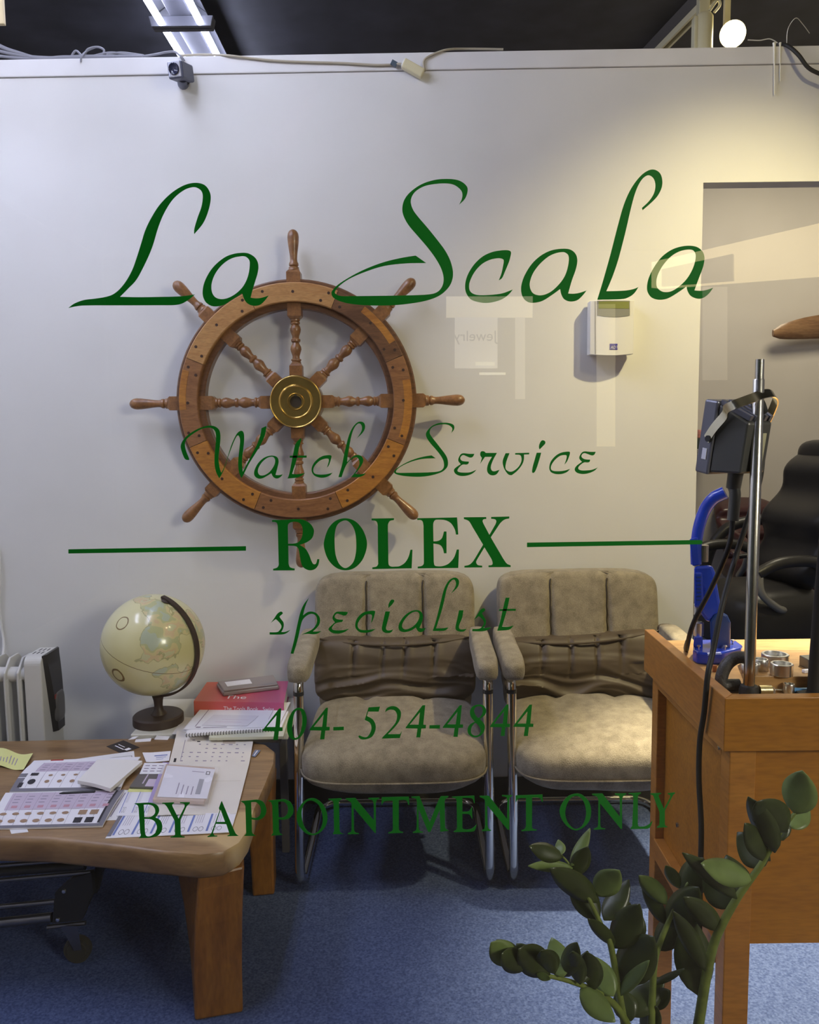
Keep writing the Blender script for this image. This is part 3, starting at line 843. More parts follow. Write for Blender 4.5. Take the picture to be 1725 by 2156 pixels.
mb = MB()
arc_solid(mb, 192 * SX, 252 * SX, 0, 2 * math.pi, YW - .095, YW - .05, 96, .005)
mb.build('rim_back', Wd_dk, wheel, smooth=35)
seg_m = [(22.5, Wd_dk), (67.5, Wd_lt), (112.5, Wd_lt), (157.5, Wd_md), (202.5, Wd_gd), (247.5, Wd_md), (292.5, Wd_gd), (337.5, Wd_md)]
M_peg = mat('peg_wood', (.05, .022, .012), .5)
for a, m_ in seg_m:
    g = math.radians(.13)
    mb = MB()
    arc_solid(mb, 204 * SX, 243 * SX, math.radians(a) + g, math.radians(a + 45) - g, YW - .118, YW - .0952, 14, .003)
    s_ = mb.build('rim_segment', m_, wheel, smooth=35)
    for da, rr in ((4, 232), (7, 213), (22.5, 224), (38, 233), (41, 214)):
        an = math.radians(a + da)
        p = Vector((HC.x + rr * SX * math.cos(an), YW - .1185, HC.z + rr * SX * math.sin(an)))
        MB().lathe(p, [(.001, -.0006), (.0052, -.0006), (.0052, .004), (.001, .004)], 'Y', 8).build('peg', M_peg, s_)
    # contrasting inlay strips seen on three of the segments
    if a in (22.5, 157.5, 337.5):
        m2 = Wd_gd
        mb = MB()
        r0, r1 = (228, 242) if a != 337.5 else (226, 242)
        o1, o2 = {22.5: (8, 30), 157.5: (6, 26), 337.5: (3, 33)}[a]
        arc_solid(mb, r0 * SX, r1 * SX, math.radians(a + o1), math.radians(a + o2), YW - .1187, YW - .117, 10, .0003)
        mb.build('inlay', m2, s_)

prof_in = [(80, 10.5), (82, 10.5), (84, 9), (86, 10.8), (88.5, 10.8), (90, 8), (95, 7.5), (102, 9.5), (109, 11.8), (115, 11), (120, 8), (123, 7), (126, 9.8), (130, 9.8), (132, 7), (137, 7.5), (144, 10.2), (150, 11.4), (156, 10), (160, 7.4), (162, 9.8), (165, 9.8), (166.5, 8), (168, 10.2), (171, 10.2), (172, 12)]
prof_out = [(271, 12), (273, 10.8), (277, 10.8), (279, 8), (281, 10.2), (285, 10), (288, 8), (293, 7.4), (302, 8), (315, 9.8), (328, 11.4), (338, 12), (345, 11), (350, 8.2), (353, 4), (354, .5)]


def spoke_parts(ang):
    rot = Matrix(((math.cos(ang), 0, -math.sin(ang)), (0, 1, 0), (math.sin(ang), 0, math.cos(ang))))  # local x -> radial
    lz = Matrix(((0, 0, 1), (0, 1, 0), (-1, 0, 0)))
    base = Vector((HC.x, YW - .073, HC.z))
    mb = MB()
    for r0, r1, hw in ((50, 80, 13.2), (172, 271, 14.4)):
        ch = 5
        secs = [(r0, hw * .98), (r0 + .5, hw), (r1 - ch, hw), (r1, hw * .72)] if r0 == 50 else [(r0, hw * .72), (r0 + ch, hw), (r1 - ch, hw), (r1, hw * .72)]
        vs, fs = [], []
        for rr, h in secs:
            for sy, sz in ((-1, -1), (1, -1), (1, 1), (-1, 1)):
                vs.append(base + rot @ Vector((rr * SX, sy * h * SX, sz * h * SX)))
        for i in range(3):
            for k in range(4):
                fs.append((i * 4 + k, i * 4 + (k + 1) % 4, i * 4 + 4 + (k + 1) % 4, i * 4 + 4 + k))
        fs += [(0, 1, 2, 3), (15, 14, 13, 12)]
        mb.add(vs, fs)
    mb.lathe(base, [(w * SX, r * SX) for r, w in prof_in], rot=rot @ lz, n=20)
    s_ = mb.build('spoke', Wd_sp, wheel, smooth=35)
    MB().lathe(base, [(w * SX, r * SX) for r, w in prof_out], rot=rot @ lz, n=20).build('handle', Wd_sp, s_, smooth=35)


for k in range(8):
    spoke_parts(math.pi / 4 * k)
mb = MB().lathe((HC.x, YW, HC.z), [(.001, 0.001), (.05, .001), (.05, .04), (.092, .04), (.092, .105), (.001, .105)], 'Y', 40)
for v in mb.v:
    v.y = 2 * YW - v.y if v.y > YW else v.y
mb.build('hub_block', Wd_dk, wheel, smooth=35)
px = SX


def hublathe(prof, name, m_, par):
    b_ = MB()
    vs = []
    n = 48
    for r, h in prof:
        for j in range(n):
            a = 2 * math.pi * j / n
            vs.append((HC.x + r * px * math.cos(a), YW - h, HC.z + r * px * math.sin(a)))
    fs = []
    for i in range(len(prof) - 1):
        for j in range(n):
            fs.append((i * n + j, i * n + (j + 1) % n, (i + 1) * n + (j + 1) % n, (i + 1) * n + j))
    b_.add(vs, fs)
    return b_.build(name, m_, par, smooth=40)


hub = hublathe([(54, .10), (54.5, .112), (54, .116), (52.8, .1175), (51.5, .1165), (50.8, .1145), (36, .1135), (34.5, .1165), (33, .1185), (31.5, .117), (30.8, .115), (18, .1145), (17, .117), (16, .117), (15.3, .1155), (12.2, .1155), (12, .105)], 'brass_hub', M_brass, wheel)
hublathe([(12.3, .108), (.2, .108)], 'hub_hole', mat('dark_iron', (.06, .045, .03), .6, .5), hub)
MB().box((HC.x - .004, YW - .1158, HC.z + 11 * px), (HC.x + .004, YW - .106, HC.z + 14.5 * px)).build('keyway', mat('dark_iron', (.06, .045, .03), .6), hub)

# ------------------------------------------------------------------ alarm keypad
kp = thing('alarm_keypad', W(1290, 750, YW), 'white wall alarm keypad with green display and small blue badge', 'keypad')
yk = YW - .058
k0, k1 = W(1242, 750, yk), W(1336, 632, yk)


def bow(x):  # curved front
    u = (x - (k0.x + k1.x) / 2) / ((k1.x - k0.x) / 2)
    return .012 * (1 - u * u)


mb = MB()
n = 16
top, bot = [], []
for i in range(n + 1):
    x = k0.x + (k1.x - k0.x) * i / n
    u = 2 * i / n - 1
    bot.append(Vector((x, yk - bow(x), k0.z - .006 * (1 - u * u) + .006)))
    top.append(Vector((x, yk - bow(x), k1.z)))
ring_b = bot + [Vector((k1.x, YW - .012, k0.z + .006)), Vector((k0.x, YW - .012, k0.z + .006))]
ring_t = top + [Vector((k1.x, YW - .012, k1.z)), Vector((k0.x, YW - .012, k1.z))]
mb.hexa(ring_b, ring_t)
body = mb.build('body', M_whitepl, kp, smooth=30, bevel=.002)
MB().box((k0.x + .008, YW - .012, k0.z + .01), (k1.x - .008, YW, k1.z - .008)).build('back_plate', M_whitepl, kp)


def kmap(px_, py_, off=.0012):
    p = W(px_, py_, yk - .008)
    return Vector((p.x, yk - bow(p.x) - off, p.z))


def curved(mb, x0, x1, ytop, ybot, off, dip=0.0, n=10):
    vs = []
    for i in range(n + 1):
        t = i / n
        x = x0 + (x1 - x0) * t
        vs.append(kmap(x, ytop, off))
        vs.append(kmap(x, ybot + dip * 4 * t * (1 - t), off))
    b = len(vs)
    vs += [v + Vector((0, .0012, 0)) for v in vs]
    fs = [(2 * i, 2 * i + 1, 2 * i + 3, 2 * i + 2) for i in range(n)] + [(b + 2 * i, b + 2 * i + 2, b + 2 * i + 3, b + 2 * i + 1) for i in range(n)]
    mb.add(vs, fs)


mb = MB(); curved(mb, 1258, 1327, 633, 664, .0013, 4); disp = mb.build('display_window', mat('display_grey', (.26, .26, .23), .3), kp, smooth=40)
mb = MB(); curved(mb, 1261, 1325, 635, 650, .002); mb.build('screen', mat('display_green', (.23, .25, .07), .3), disp, smooth=40)
mb = MB(); curved(mb, 1253.5, 1254.6, 634, 745, .0008, 0, 2); mb.build('cover_seam', mat('seam_grey', (.3, .29, .27), .6), kp)
mb = MB(); curved(mb, 1283.5, 1300, 724, 736.5, .0013); bd = mb.build('badge', mat('badge_blue', (.06, .05, .32), .4), kp, smooth=40)
vs, fs = text_mb('ADT', .0125)
p0 = kmap(1285.0, 734.6, .0022)
mb = MB(); mb.add([Vector((p0.x + v.x * 1.02 + v.y * .2, kmap(1292, 730, .0024).y, p0.z + v.y * 1.15)) for v in vs], fs); mb.build('badge_letters', M_whitepl, bd)

# ------------------------------------------------------------------ camera on the partition
M_cam = mat('camera_grey', (.10, .11, .17), .4)
M_camf = mat('camera_silver', (.55, .56, .64), .3)
cc = W(371, 148, YW - .10)
cct = thing('security_camera', W(383, 182, YW), 'small grey security camera fixed high on the white wall', 'camera')
rz = Matrix.Rotation(math.radians(-12), 3, 'Z') @ Matrix.Rotation(math.radians(12), 3, 'X')
MB().obox(cc + rz @ Vector((0, .035, 0)), .027, .045, .027, rz).build('body', M_cam, cct, bevel=.006)
MB().obox(cc + rz @ Vector((0, -.0115, .002)), .022, .003, .024, rz).build('face_plate', M_camf, cct, bevel=.004)
MB().lathe(cc + rz @ Vector((0, -.0135, .002)), [(.001, 0), (.018, 0), (.019, .004), (.017, .006), (.012, .002), (.001, .001)], rot=rz @ Matrix.Rotation(math.pi / 2, 3, 'X'), n=24).build('lens', mat('lens_dark', (.02, .022, .05), .15), cct, smooth=40)
MB().tube([cc + rz @ Vector((0, .04, -.02)), W(384, 170, YW - .05), W(386, 176, YW - .002)], [.014, .016, .02], 14).build('bracket', M_cam, cct, smooth=40)
MB().tube(cr([cc + rz @ Vector((.015, .08, .02)), W(398, 140, YW - .02), W(402, 160, YW - .03), W(396, 176, YW - .03), W(388, 178, YW - .02)], 6), .0035, 8).build('lead', M_blackpl, cct, smooth=60)

# ------------------------------------------------------------------ cables along the top of the partition
M_cabg = mat('cable_grey', (.24, .24, .27), .5)
M_cabb = mat('cable_beige', (.45, .40, .30), .5)
YC = YW + .02
cabs = [
    ('thick grey cable drooping onto the partition top at far left', [(-60, 60), (0, 97), (40, 112), (85, 124), (130, 121), (180, 121), (240, 119)], .007),
    ('second grey cable of the far left bundle', [(-60, 90), (0, 108), (50, 118), (110, 122), (170, 119), (230, 119), (300, 119)], .006),
    ('thin white cable lowest in the far left bundle', [(-60, 108), (0, 118), (60, 123), (140, 122), (150, 118)], .005),
    ('grey cable looping up twice on the partition top', [(150, 119), (160, 107), (175, 118), (185, 104), (205, 99), (219, 106), (212, 118), (190, 120), (230, 111), (262, 114), (296, 117)], .004),
    ('flat grey cable coil left of the security camera', [(225, 115), (255, 111), (290, 115), (302, 118), (270, 122), (235, 120), (225, 115)], .004),
    ('grey cable pair leading to the security camera', [(300, 119), (330, 114), (350, 110), (368, 109), (380, 118), (388, 128)], .004),
    ('short cable tail hanging over the partition edge', [(200, 100), (182, 108), (172, 118), (170, 130)], .003),
]
for lab, pts, r in cabs:
    P = []
    for i, (x, y) in enumerate(pts):
        p = W(x, y, YC)
        lo = ztop(p.x) + r
        if p.z < lo and not (lab.startswith('short') and i >= 2) and not (lab.startswith('grey cable pair') and i >= 4):
            p.z = lo
        if (lab.startswith('short') and i >= 2) or (lab.startswith('grey cable pair') and i >= 4):
            p = W(x, y, YW - .012)
        P.append(p)
    tag(MB().tube(cr(P, 6), r, 8).build('cable', M_cabg, smooth=60), lab, 'cable', 'cables on the partition top')
P = [W(380, 117, YC), W(430, 115, YC)] + [W(x, y, YW - .012) for x, y in ((480, 117), (530, 123), (580, 128), (650, 131), (720, 133), (790, 137), (828, 136))]
tag(MB().tube(cr(P, 6), .0042, 8).build('cable', M_cabb, smooth=60), 'beige cable sagging along the wall top towards the plug', 'cable', 'cables on the partition top')
P = [W(895, 150, YW - .02), W(892, 130, YW - .012), W(905, 118, YW - .012), W(940, 105, YW - .008), W(985, 103, YC), W(1060, 104, YC)]
tag(MB().tube(cr(P, 6), .004, 8).build('cable', M_cabb, smooth=60), 'beige cable rising from the plug over the partition top', 'cable', 'cables on the partition top')
P = [W(1640, 92, YC), W(1660, 97, YW - .02), W(1682, 116, YW - .045), W(1702, 142, YW - .05), W(1728, 156, YW - .05), W(1770, 170, YW - .05)]
tag(MB().tube(cr(P, 6), .0065, 10).build('cable', M_rubber, smooth=60), 'thick black cable dropping over the partition at top right', 'cable', 'cables on the partition top')
P = [W(1575, 84, YC), W(1600, 85, YC), W(1622, 82, YC), W(1640, 92, YC)]
tag(MB().tube(cr(P, 6), .0018, 6).build('cable', M_whitepl, smooth=60), 'thin white wire beside the glowing bulb', 'cable', 'cables on the partition top')
P = [W(1657, 92, YC), W(1660, 60, YC), W(1676, 38, YC), (W(1690, 50, YC + .05)), W(1705, 70, YC + .1)]
tag(MB().tube(cr(P, 6), .0012, 6).build('cable', M_whitepl, smooth=60), 'thin white wire arching up at the top right', 'cable', 'cables on the partition top')
pg = thing('cable_plug', W(873, 160, YW), 'cream plug connector hanging on its cable at the wall top', 'plug')
pa, pb = W(852, 135, YW - .025), W(888, 155, YW - .02)
dv = (pb - pa).normalized()
rr = Matrix((dv, Vector((0, 1, 0)), dv.cross(Vector((0, 1, 0))))).transposed()
MB().obox((pa + pb) / 2, .038, .014, .016, rr).build('body', M_cream, pg, bevel=.004)
MB().obox(pa, .008, .011, .012, rr).build('collar', M_whitepl, pg, bevel=.003)
p = W(830, 134, YW - .018)
MB().obox(p, .010, .006, .008, rr).build('tape', mat('tape_blue', (.07, .10, .13), .5), pg)
MB().tube([p, pa], .004, 8).build('lead', M_cabb, pg)
# dried paint runs
M_drip = mat('paint_run', (.85, .82, .66), .35)
for (x, y0, y1, w), lab in zip(((1631, 90, 200, 4.2), (1643, 90, 172, 3.0)), ('longer white paint run down the wall at top right', 'shorter white paint run down the wall at top right')):
    P = [W(x, y, YW - .007) for y in (y0, y0 + 6, y0 + 20, (y0 + y1) / 2, y1 - 5, y1)]
    r = w * 3.15 / 1727 / 2
    tag(MB().tube(P, [r * 1.7, r * 1.3, r, r * .7, r * .7, r * .25], 8).build('paint_drip', M_drip, smooth=60), lab, 'paint', 'paint runs')

# ------------------------------------------------------------------ armchairs
m = bpy.data.materials.new('tweed')
m.use_nodes = True
nt, N, L, b = nodes_of(m)
tc = N.new('ShaderNodeTexCoord')
n1 = N.new('ShaderNodeTexNoise'); n1.inputs['Scale'].default_value = 330; n1.inputs['Detail'].default_value = 5
n2 = N.new('ShaderNodeTexNoise'); n2.inputs['Scale'].default_value = 28; n2.inputs['Detail'].default_value = 5
L.new(tc.outputs['Object'], n1.inputs['Vector']); L.new(tc.outputs['Object'], n2.inputs['Vector'])
r1 = N.new('ShaderNodeValToRGB')
r1.color_ramp.elements[0].position = .3; r1.color_ramp.elements[0].color = (.165, .135, .095, 1)
r1.color_ramp.elements[1].position = .7; r1.color_ramp.elements[1].color = (.41, .35, .25, 1)
ad = N.new('ShaderNodeMath'); ad.operation = 'MULTIPLY_ADD'; ad.inputs[1].default_value = .45
ad2 = N.new('ShaderNodeMath'); ad2.operation = 'MULTIPLY'; ad2.inputs[1].default_value = .55
L.new(n2.outputs['Fac'], ad2.inputs[0]); L.new(n1.outputs['Fac'], ad.inputs[0]); L.new(ad2.outputs[0], ad.inputs[2])
L.new(ad.outputs[0], r1.inputs['Fac']); L.new(r1.outputs['Color'], b.inputs['Base Color'])
b.inputs['Roughness'].default_value = .95
b.inputs['Specular IOR Level'].default_value = .15
b.inputs['Sheen Weight'].default_value = .2
bp = N.new('ShaderNodeBump'); bp.inputs['Strength'].default_value = .5; bp.inputs['Distance'].default_value = .003
L.new(n1.outputs['Fac'], bp.inputs['Height']); L.new(bp.outputs['Normal'], b.inputs['Normal'])
M_tweed = m
M_cover = mat('lumbar_cloth', (.105, .078, .052), .5, bump=.1, bscale=500, var=.12, vscale=12)
M_seam = mat('seam_thread', (.07, .055, .04), .9)


def armchair(ox, oy, label, seed, backscale=1.0, tip=False):
    t = thing('armchair', (ox, oy, 0), label, 'chair', 'tweed armchairs against the wall')
    hw = HWC
    ft, tp = -.030, .035
    P = Vector((ox, oy, 0))
    r = .0150
    # seat
    def fs(p):
        q = p.copy()
        q.z += .018 * (q.y / .25) + .012 * math.cos(q.x / .285 * 1.4) * (1 if q.z > 0 else 0)
        if q.y < 0:
            q.x *= 1 + .075 * (-q.y / .25)
        q.z += .004 * noise.noise(Vector((q.x * 9 + seed, q.y * 9, q.z * 9)))
        if q.z > 0:
            for sx in (-.10, .10):
                q.z -= .014 * math.exp(-((q.x - sx) / .022) ** 2) * max(0, min(1, (q.y - .02) / .12))
        if q.z < -.01:
            q.z *= 1 + .25 * math.cos(q.x / .285 * 1.4)
        return q
    MB().sup(P + Vector((0, .165, .412)), .274, .262, .066, .55, .42, 72, 32, fs).build('seat', M_tweed, t, smooth=80)
    # piping line round the seat front
    pts = []
    for k in range(41):
        th = math.pi + math.pi * k / 40
        x, y = .2755 * math.copysign(abs(math.cos(th)) ** .42, math.cos(th)), .2635 * math.copysign(abs(math.sin(th)) ** .42, math.sin(th))
        x *= 1 + .075 * max(0, -y / .25)
        pts.append(P + Vector((x, .165 + y, .392 + .018 * y / .25)))
    MB().tube(pts, .003, 6).build('piping', M_tweed, t, smooth=60)
    # upper backrest with three tufted channels
    def fb(p):
        q = p.copy()
        if q.y < 0:
            for sx in (-.10, .10):
                q.y += .016 * math.exp(-((q.x - sx) / .011) ** 2) * min(1, max(0, .5 - q.z * 6))
                q.y += .008 * math.exp(-((q.x - sx) / .007) ** 2)
            q.y += -.02 * max(0, -q.z / .15) ** 2 * (1 if abs(q.x) < .26 else .4)
        q.y += (q.z + .15) * .19
        q.z += .003 * noise.noise(Vector((q.x * 7 + seed, q.y * 7, q.z * 7)))
        return q
    MB().sup(P + Vector((0, .455, .752)), .284, .052, .142 * backscale, .33, .30, 220, 40, fb).build('backrest', M_tweed, t, smooth=80)
    for sx in (-.10, .10):
        pts = [P + Vector((sx + .002 * math.sin(9 * k), 0, 0)) + Vector((0, .455 - .052 + .0045 + (.016 * min(1, max(0, .5 - zz * 6))) - .02 * max(0, -zz / .15) ** 2 + (zz + .15) * .19, .752 + zz)) for k, zz in enumerate([-.13 + .025 * q for q in range(11)])]
        MB().tube(pts, .0022, 6).build('seam', M_seam, t, smooth=60)
    # lower backrest behind the cover
    MB().sup(P + Vector((0, .430, .52)), .270, .045, .12, .35, .3, 40, 16, lambda p: Vector((p.x, p.y + p.z * .15, p.z))).build('lower_backrest', M_tweed, t, smooth=80)
    # gathered lumbar cover
    def fl(p):
        q = p.copy()
        u, v = q.x / .275, q.z / .112
        if q.y < 0:
            nn = noise.noise(Vector((u * 1.4 + seed * 3.1, v * 1.6, seed)))
            low = max(0, min(1, .75 - v))
            w = nn * .012
            # sagging horizontal folds, ridged
            sag = v + .55 * (u - .15 * (1 if seed % 2 else -1)) ** 2 * (1 if v < .3 else .3)
            rg = 1 - abs(math.sin(sag * 5.2 + 2.6 * nn + seed))
            w += (.5 - rg) * .020 * low * (.5 + .9 * abs(noise.noise(Vector((u * 2.2, v * 2.5 + seed, 3)))))
            rg2 = 1 - abs(math.sin(sag * 9.5 + 3.5 * nn + 1.3 * seed + u * 2))
            w += (.4 - rg2) * .009 * low
            for k in (-.52, -.2, .12, .47):
                w += .013 * math.exp(-((u - k - .03 * math.sin(seed + 7 * k) - .03 * v) / .018) ** 2) * max(0, v + .2) ** .6 - .006 * math.exp(-((u - k - .07) / .04) ** 2) * max(0, v)
            q.y += w
            q.y -= .015 * max(0, 1 - v * v)
        q.z += .018 * u * u * max(0, v)
        if seed % 2 == 0:
            q.z += .014 * u * max(0, v)
        q.z += .016 * u * u * (1 if v < 0 else 0)
        q.y += q.z * .14
        return q
    lc = MB().sup(P + Vector((0, .392, .565)), .278, .055, .115, .35, .28, 220, 70, fl).build('lumbar_cover', M_cover, t, smooth=80)
    pts = []
    for k in range(25):
        u = -1 + 2 * k / 24
        pts.append(P + Vector((u * .268, .345 + .035 * u * u, .668 + .018 * u * u + (.014 * u if seed % 2 == 0 else 0))))
    MB().tube(pts, .004, 6).build('hem', M_cover, lc, smooth=60)
    if tip:
        MB().sup(P + Vector((.296, .40, .70)), .03, .022, .018, .7, .7, 20, 12).build('knotted_corner', M_cover, lc, smooth=80)
    # chrome sled frame: floor loop, front posts, arms
    for s in (-1, 1):
        x = ox + s * hw
        pts = []
        pts.append((x, oy + .42, .667))
        pts.append((x, oy + tp + .08, .667))
        for k in range(1, 7):
            a = math.pi / 2 * k / 6
            pts.append((x, oy + tp + .06 - .06 * math.sin(a), .667 - .06 + .06 * math.cos(a)))
        pts.append((x, oy + (tp + ft) / 2, .34))
        pts.append((x, oy + ft, .085))
        for k in range(1, 7):
            a = math.pi / 2 * k / 6
            pts.append((x, oy + ft + .07 - .07 * math.cos(a), .085 - .07 * math.sin(a)))
        pts.append((x, oy + .47, .015))
        for k in range(1, 7):
            a = math.pi / 2 * k / 6
            pts.append((x - s * (.075 - .075 * math.cos(a)), oy + .47 + .075 * math.sin(a), .015))
        pts.append((ox, oy + .545, .015))
        MB().tube(pts, r, 14).build('tube_frame', M_chrome, t, smooth=50)
        # padded arm
        def fa(p, s=s):
            q = p.copy()
            q.z += .012 * (q.y / .2)
            if q.y < 0:
                q.x *= 1.0 + .12 * (-q.y / .2)
            return q
        MB().sup((x - s * .004, oy + .175, .690), .0335, .205, .036, .5, .45, 32, 20, fa).build('armrest', M_tweed, t, smooth=80)
        MB().lathe((x, oy + tp, .600), [(.001, 0), (.0165, 0), (.0165, .012), (.001, .012)], 'Z', 14).build('collar', M_blackpl, t, smooth=40)
    MB().tube([(ox - .26, oy + .2, .345), (ox + .26, oy + .2, .345)], .012, 10).build('seat_bar', M_chrome, t, smooth=50)
    return t


OYC = Wz(630, 1880, 0).y + .030
xa, xb = W(630, 1640, OYC).x, W(1030, 1640, OYC).x
HWC = (xb - xa) / 2
cl = (xa + xb) / 2
armchair(cl, OYC, 'beige tweed chrome armchair beside the wooden coffee table', 3)
crx = W(1080, 1640, OYC).x + HWC
armchair(crx, OYC, 'beige tweed chrome armchair partly hidden by the wooden workbench', 8, tip=True)

# ------------------------------------------------------------------ wooden coffee table
ZTAB = .418
Wd_tab = wood('acacia', (.42, .255, .115), (.22, .12, .05), 2.2, (1.0, 5.5, 5.5), .38, dark=(.16, .075, .03), coat=.2, distort=1.2, streak=.80)
Wd_leg = wood('acacia_leg', (.34, .14, .022), (.23, .085, .013), 3.0, (5.0, 5.0, 1.2), .4, dark=(.085, .03, .007), coat=.2, distort=1.8, streak=.78)
nt, N, L, b = nodes_of(Wd_tab)
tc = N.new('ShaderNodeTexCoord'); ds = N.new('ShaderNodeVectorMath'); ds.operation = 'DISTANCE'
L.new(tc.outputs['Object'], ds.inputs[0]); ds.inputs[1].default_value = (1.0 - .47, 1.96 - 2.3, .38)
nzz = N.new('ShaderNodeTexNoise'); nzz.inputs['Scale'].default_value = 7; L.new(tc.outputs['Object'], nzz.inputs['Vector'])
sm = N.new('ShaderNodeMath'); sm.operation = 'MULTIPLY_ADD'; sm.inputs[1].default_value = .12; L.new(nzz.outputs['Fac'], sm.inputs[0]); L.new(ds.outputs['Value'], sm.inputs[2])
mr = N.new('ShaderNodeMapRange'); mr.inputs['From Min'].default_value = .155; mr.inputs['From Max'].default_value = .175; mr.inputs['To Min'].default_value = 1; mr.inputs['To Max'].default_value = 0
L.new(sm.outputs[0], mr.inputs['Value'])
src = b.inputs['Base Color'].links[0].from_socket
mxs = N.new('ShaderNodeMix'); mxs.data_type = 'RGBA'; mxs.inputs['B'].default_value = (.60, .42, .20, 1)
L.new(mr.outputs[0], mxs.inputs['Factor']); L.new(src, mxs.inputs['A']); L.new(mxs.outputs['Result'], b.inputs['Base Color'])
ct = thing('coffee_table', (-1.0, 2.3, 0), 'thick live-edge wooden coffee table covered in papers', 'table')
zt = ZTAB
def tz(px, py):
    p = Wz(px, py, zt)
    return (p.x, p.y)
nl = tz(-60, 1762)
edge = [(-1.9, 2.03), nl, tz(100, 1766), tz(220, 1778), tz(330, 1790), tz(420, 1798), tz(470, 1792), tz(505, 1772), tz(522, 1748), tz(538, 1700), tz(560, 1650), tz(578, 1605), tz(580, 1580), tz(560, 1565), tz(520, 1556), tz(430, 1553), tz(300, 1552), tz(100, 1556), tz(-40, 1559), (-1.9, 2.54)]
cen = Vector((sum(p[0] for p in edge) / len(edge), sum(p[1] for p in edge) / len(edge), 0))
rings = []
for dz, ins in ((0, .012), (-.004, .004), (-.012, 0.0), (-.056, .001), (-.064, .006), (-.068, .016)):
    ring = []
    m_ = len(edge)
    for i, p in enumerate(edge):
        a = Vector((*edge[i - 1], 0)); c_ = Vector((*edge[(i + 1) % m_], 0)); p_ = Vector((*p, 0))
        t_ = (c_ - a).normalized()
        nrm = Vector((-t_.y, t_.x, 0))
        drop = .0
        q = p_ + nrm * ins
        if p[0] > -.62 and dz == 0:
            drop = .004
        ring.append(Vector((q.x, q.y, zt + dz - drop)))
    rings.append(ring)
mb = MB()
m_ = len(edge)
mb.add([p for g in rings for p in g], [tuple(range(m_ - 1, -1, -1)) if False else tuple(range(m_))] + [(i * m_ + j, (i + 1) * m_ + j, (i + 1) * m_ + (j + 1) % m_, i * m_ + (j + 1) % m_) for i in range(len(rings) - 1) for j in range(m_)] + [tuple((len(rings) - 1) * m_ + j for j in range(m_ - 1, -1, -1))])
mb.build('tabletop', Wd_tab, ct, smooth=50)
def leg(bot, top):
    mb = MB()
    n = len(bot)
    lv = [(0.0, bot), (.33, None), (.66, None), (.9, None), (1.0, top)]
    rows = []
    for t_, _ in lv:
        e_ = t_ ** 2.2 if t_ < .99 else 1.0
        rows.append([Vector(bot[i]).lerp(Vector(top[i]), e_) for i in range(n)])
        for k, q in enumerate(rows[-1]):
            q.z = Vector(bot[k]).z + (Vector(top[k]).z - Vector(bot[k]).z) * t_
    mb.add([p for g in rows for p in g], [tuple(range(n - 1, -1, -1))] + [(i * n + j, i * n + (j + 1) % n, (i + 1) * n + (j + 1) % n, (i + 1) * n + j) for i in range(4) for j in range(n)] + [tuple(4 * n + j for j in range(n))])
    mb.build('leg', Wd_leg, ct, bevel=.006)
g0, g1, g2 = Wz(410, 2150, 0), Wz(512, 2132, 0), Wz(402, 2120, 0)
zt2 = zt - .060
h0, h1 = W(420, 1836, g0.y + .012), W(514, 1796, g1.y + .03)
def at(v, z):
    return Vector((v.x, v.y, z))
back = Vector((-.022, .10, 0))
leg([at(g0, 0), at(g1, 0), at(g1 + back, 0), at(g0 + Vector((-.03, .10, 0)), 0)],
    [at(h0, zt2), at(h1, zt2), at(h1 + back * 1.2, zt2), at(h0 + Vector((-.10, .12, 0)), zt2)])
f0, f1 = Wz(532, 1888, 0), Wz(578, 1884, 0)
leg([at(f0, 0), at(f1, 0), at(f1 + Vector((-.01, .10, 0)), 0), at(f0 + Vector((-.02, .10, 0)), 0)],
    [at(f0 + Vector((-.02, -.02, 0)), zt2), at(f1 + Vector((.008, -.03, 0)), zt2), at(f1 + Vector((-.0, .11, 0)), zt2), at(f0 + Vector((-.05, .10, 0)), zt2)])
for y in (2.04, 2.48):
    leg([Vector((-1.85, y, 0)), Vector((-1.74, y, 0)), Vector((-1.74, y + .1, 0)), Vector((-1.85, y + .1, 0))],
        [Vector((-1.88, y, zt2)), Vector((-1.70, y, zt2)), Vector((-1.70, y + .1, zt2)), Vector((-1.88, y + .1, zt2))])

# ------------------------------------------------------------------ papers on the coffee table
def col(name, r, g, b, rough=.7):
    return mat(name, lin(r, g, b), rough)


P_lav = col('print_lavender', 205, 190, 210)
P_line = col('print_lines', 150, 140, 160)
P_grey = col('print_grey', 120, 118, 128)
P_dark = col('print_dark', 45, 42, 50)
P_red = col('print_red', 190, 40, 45)
P_tan = col('print_tan', 160, 130, 105)
P_blue = col('print_blue', 120, 135, 195)
P_wht = col('print_white', 240, 238, 245)
P_old = mat('paper_old', lin(230, 223, 214), .8, var=.05, vscale=9)
P_yel = col('paper_yellow', 226, 226, 150)


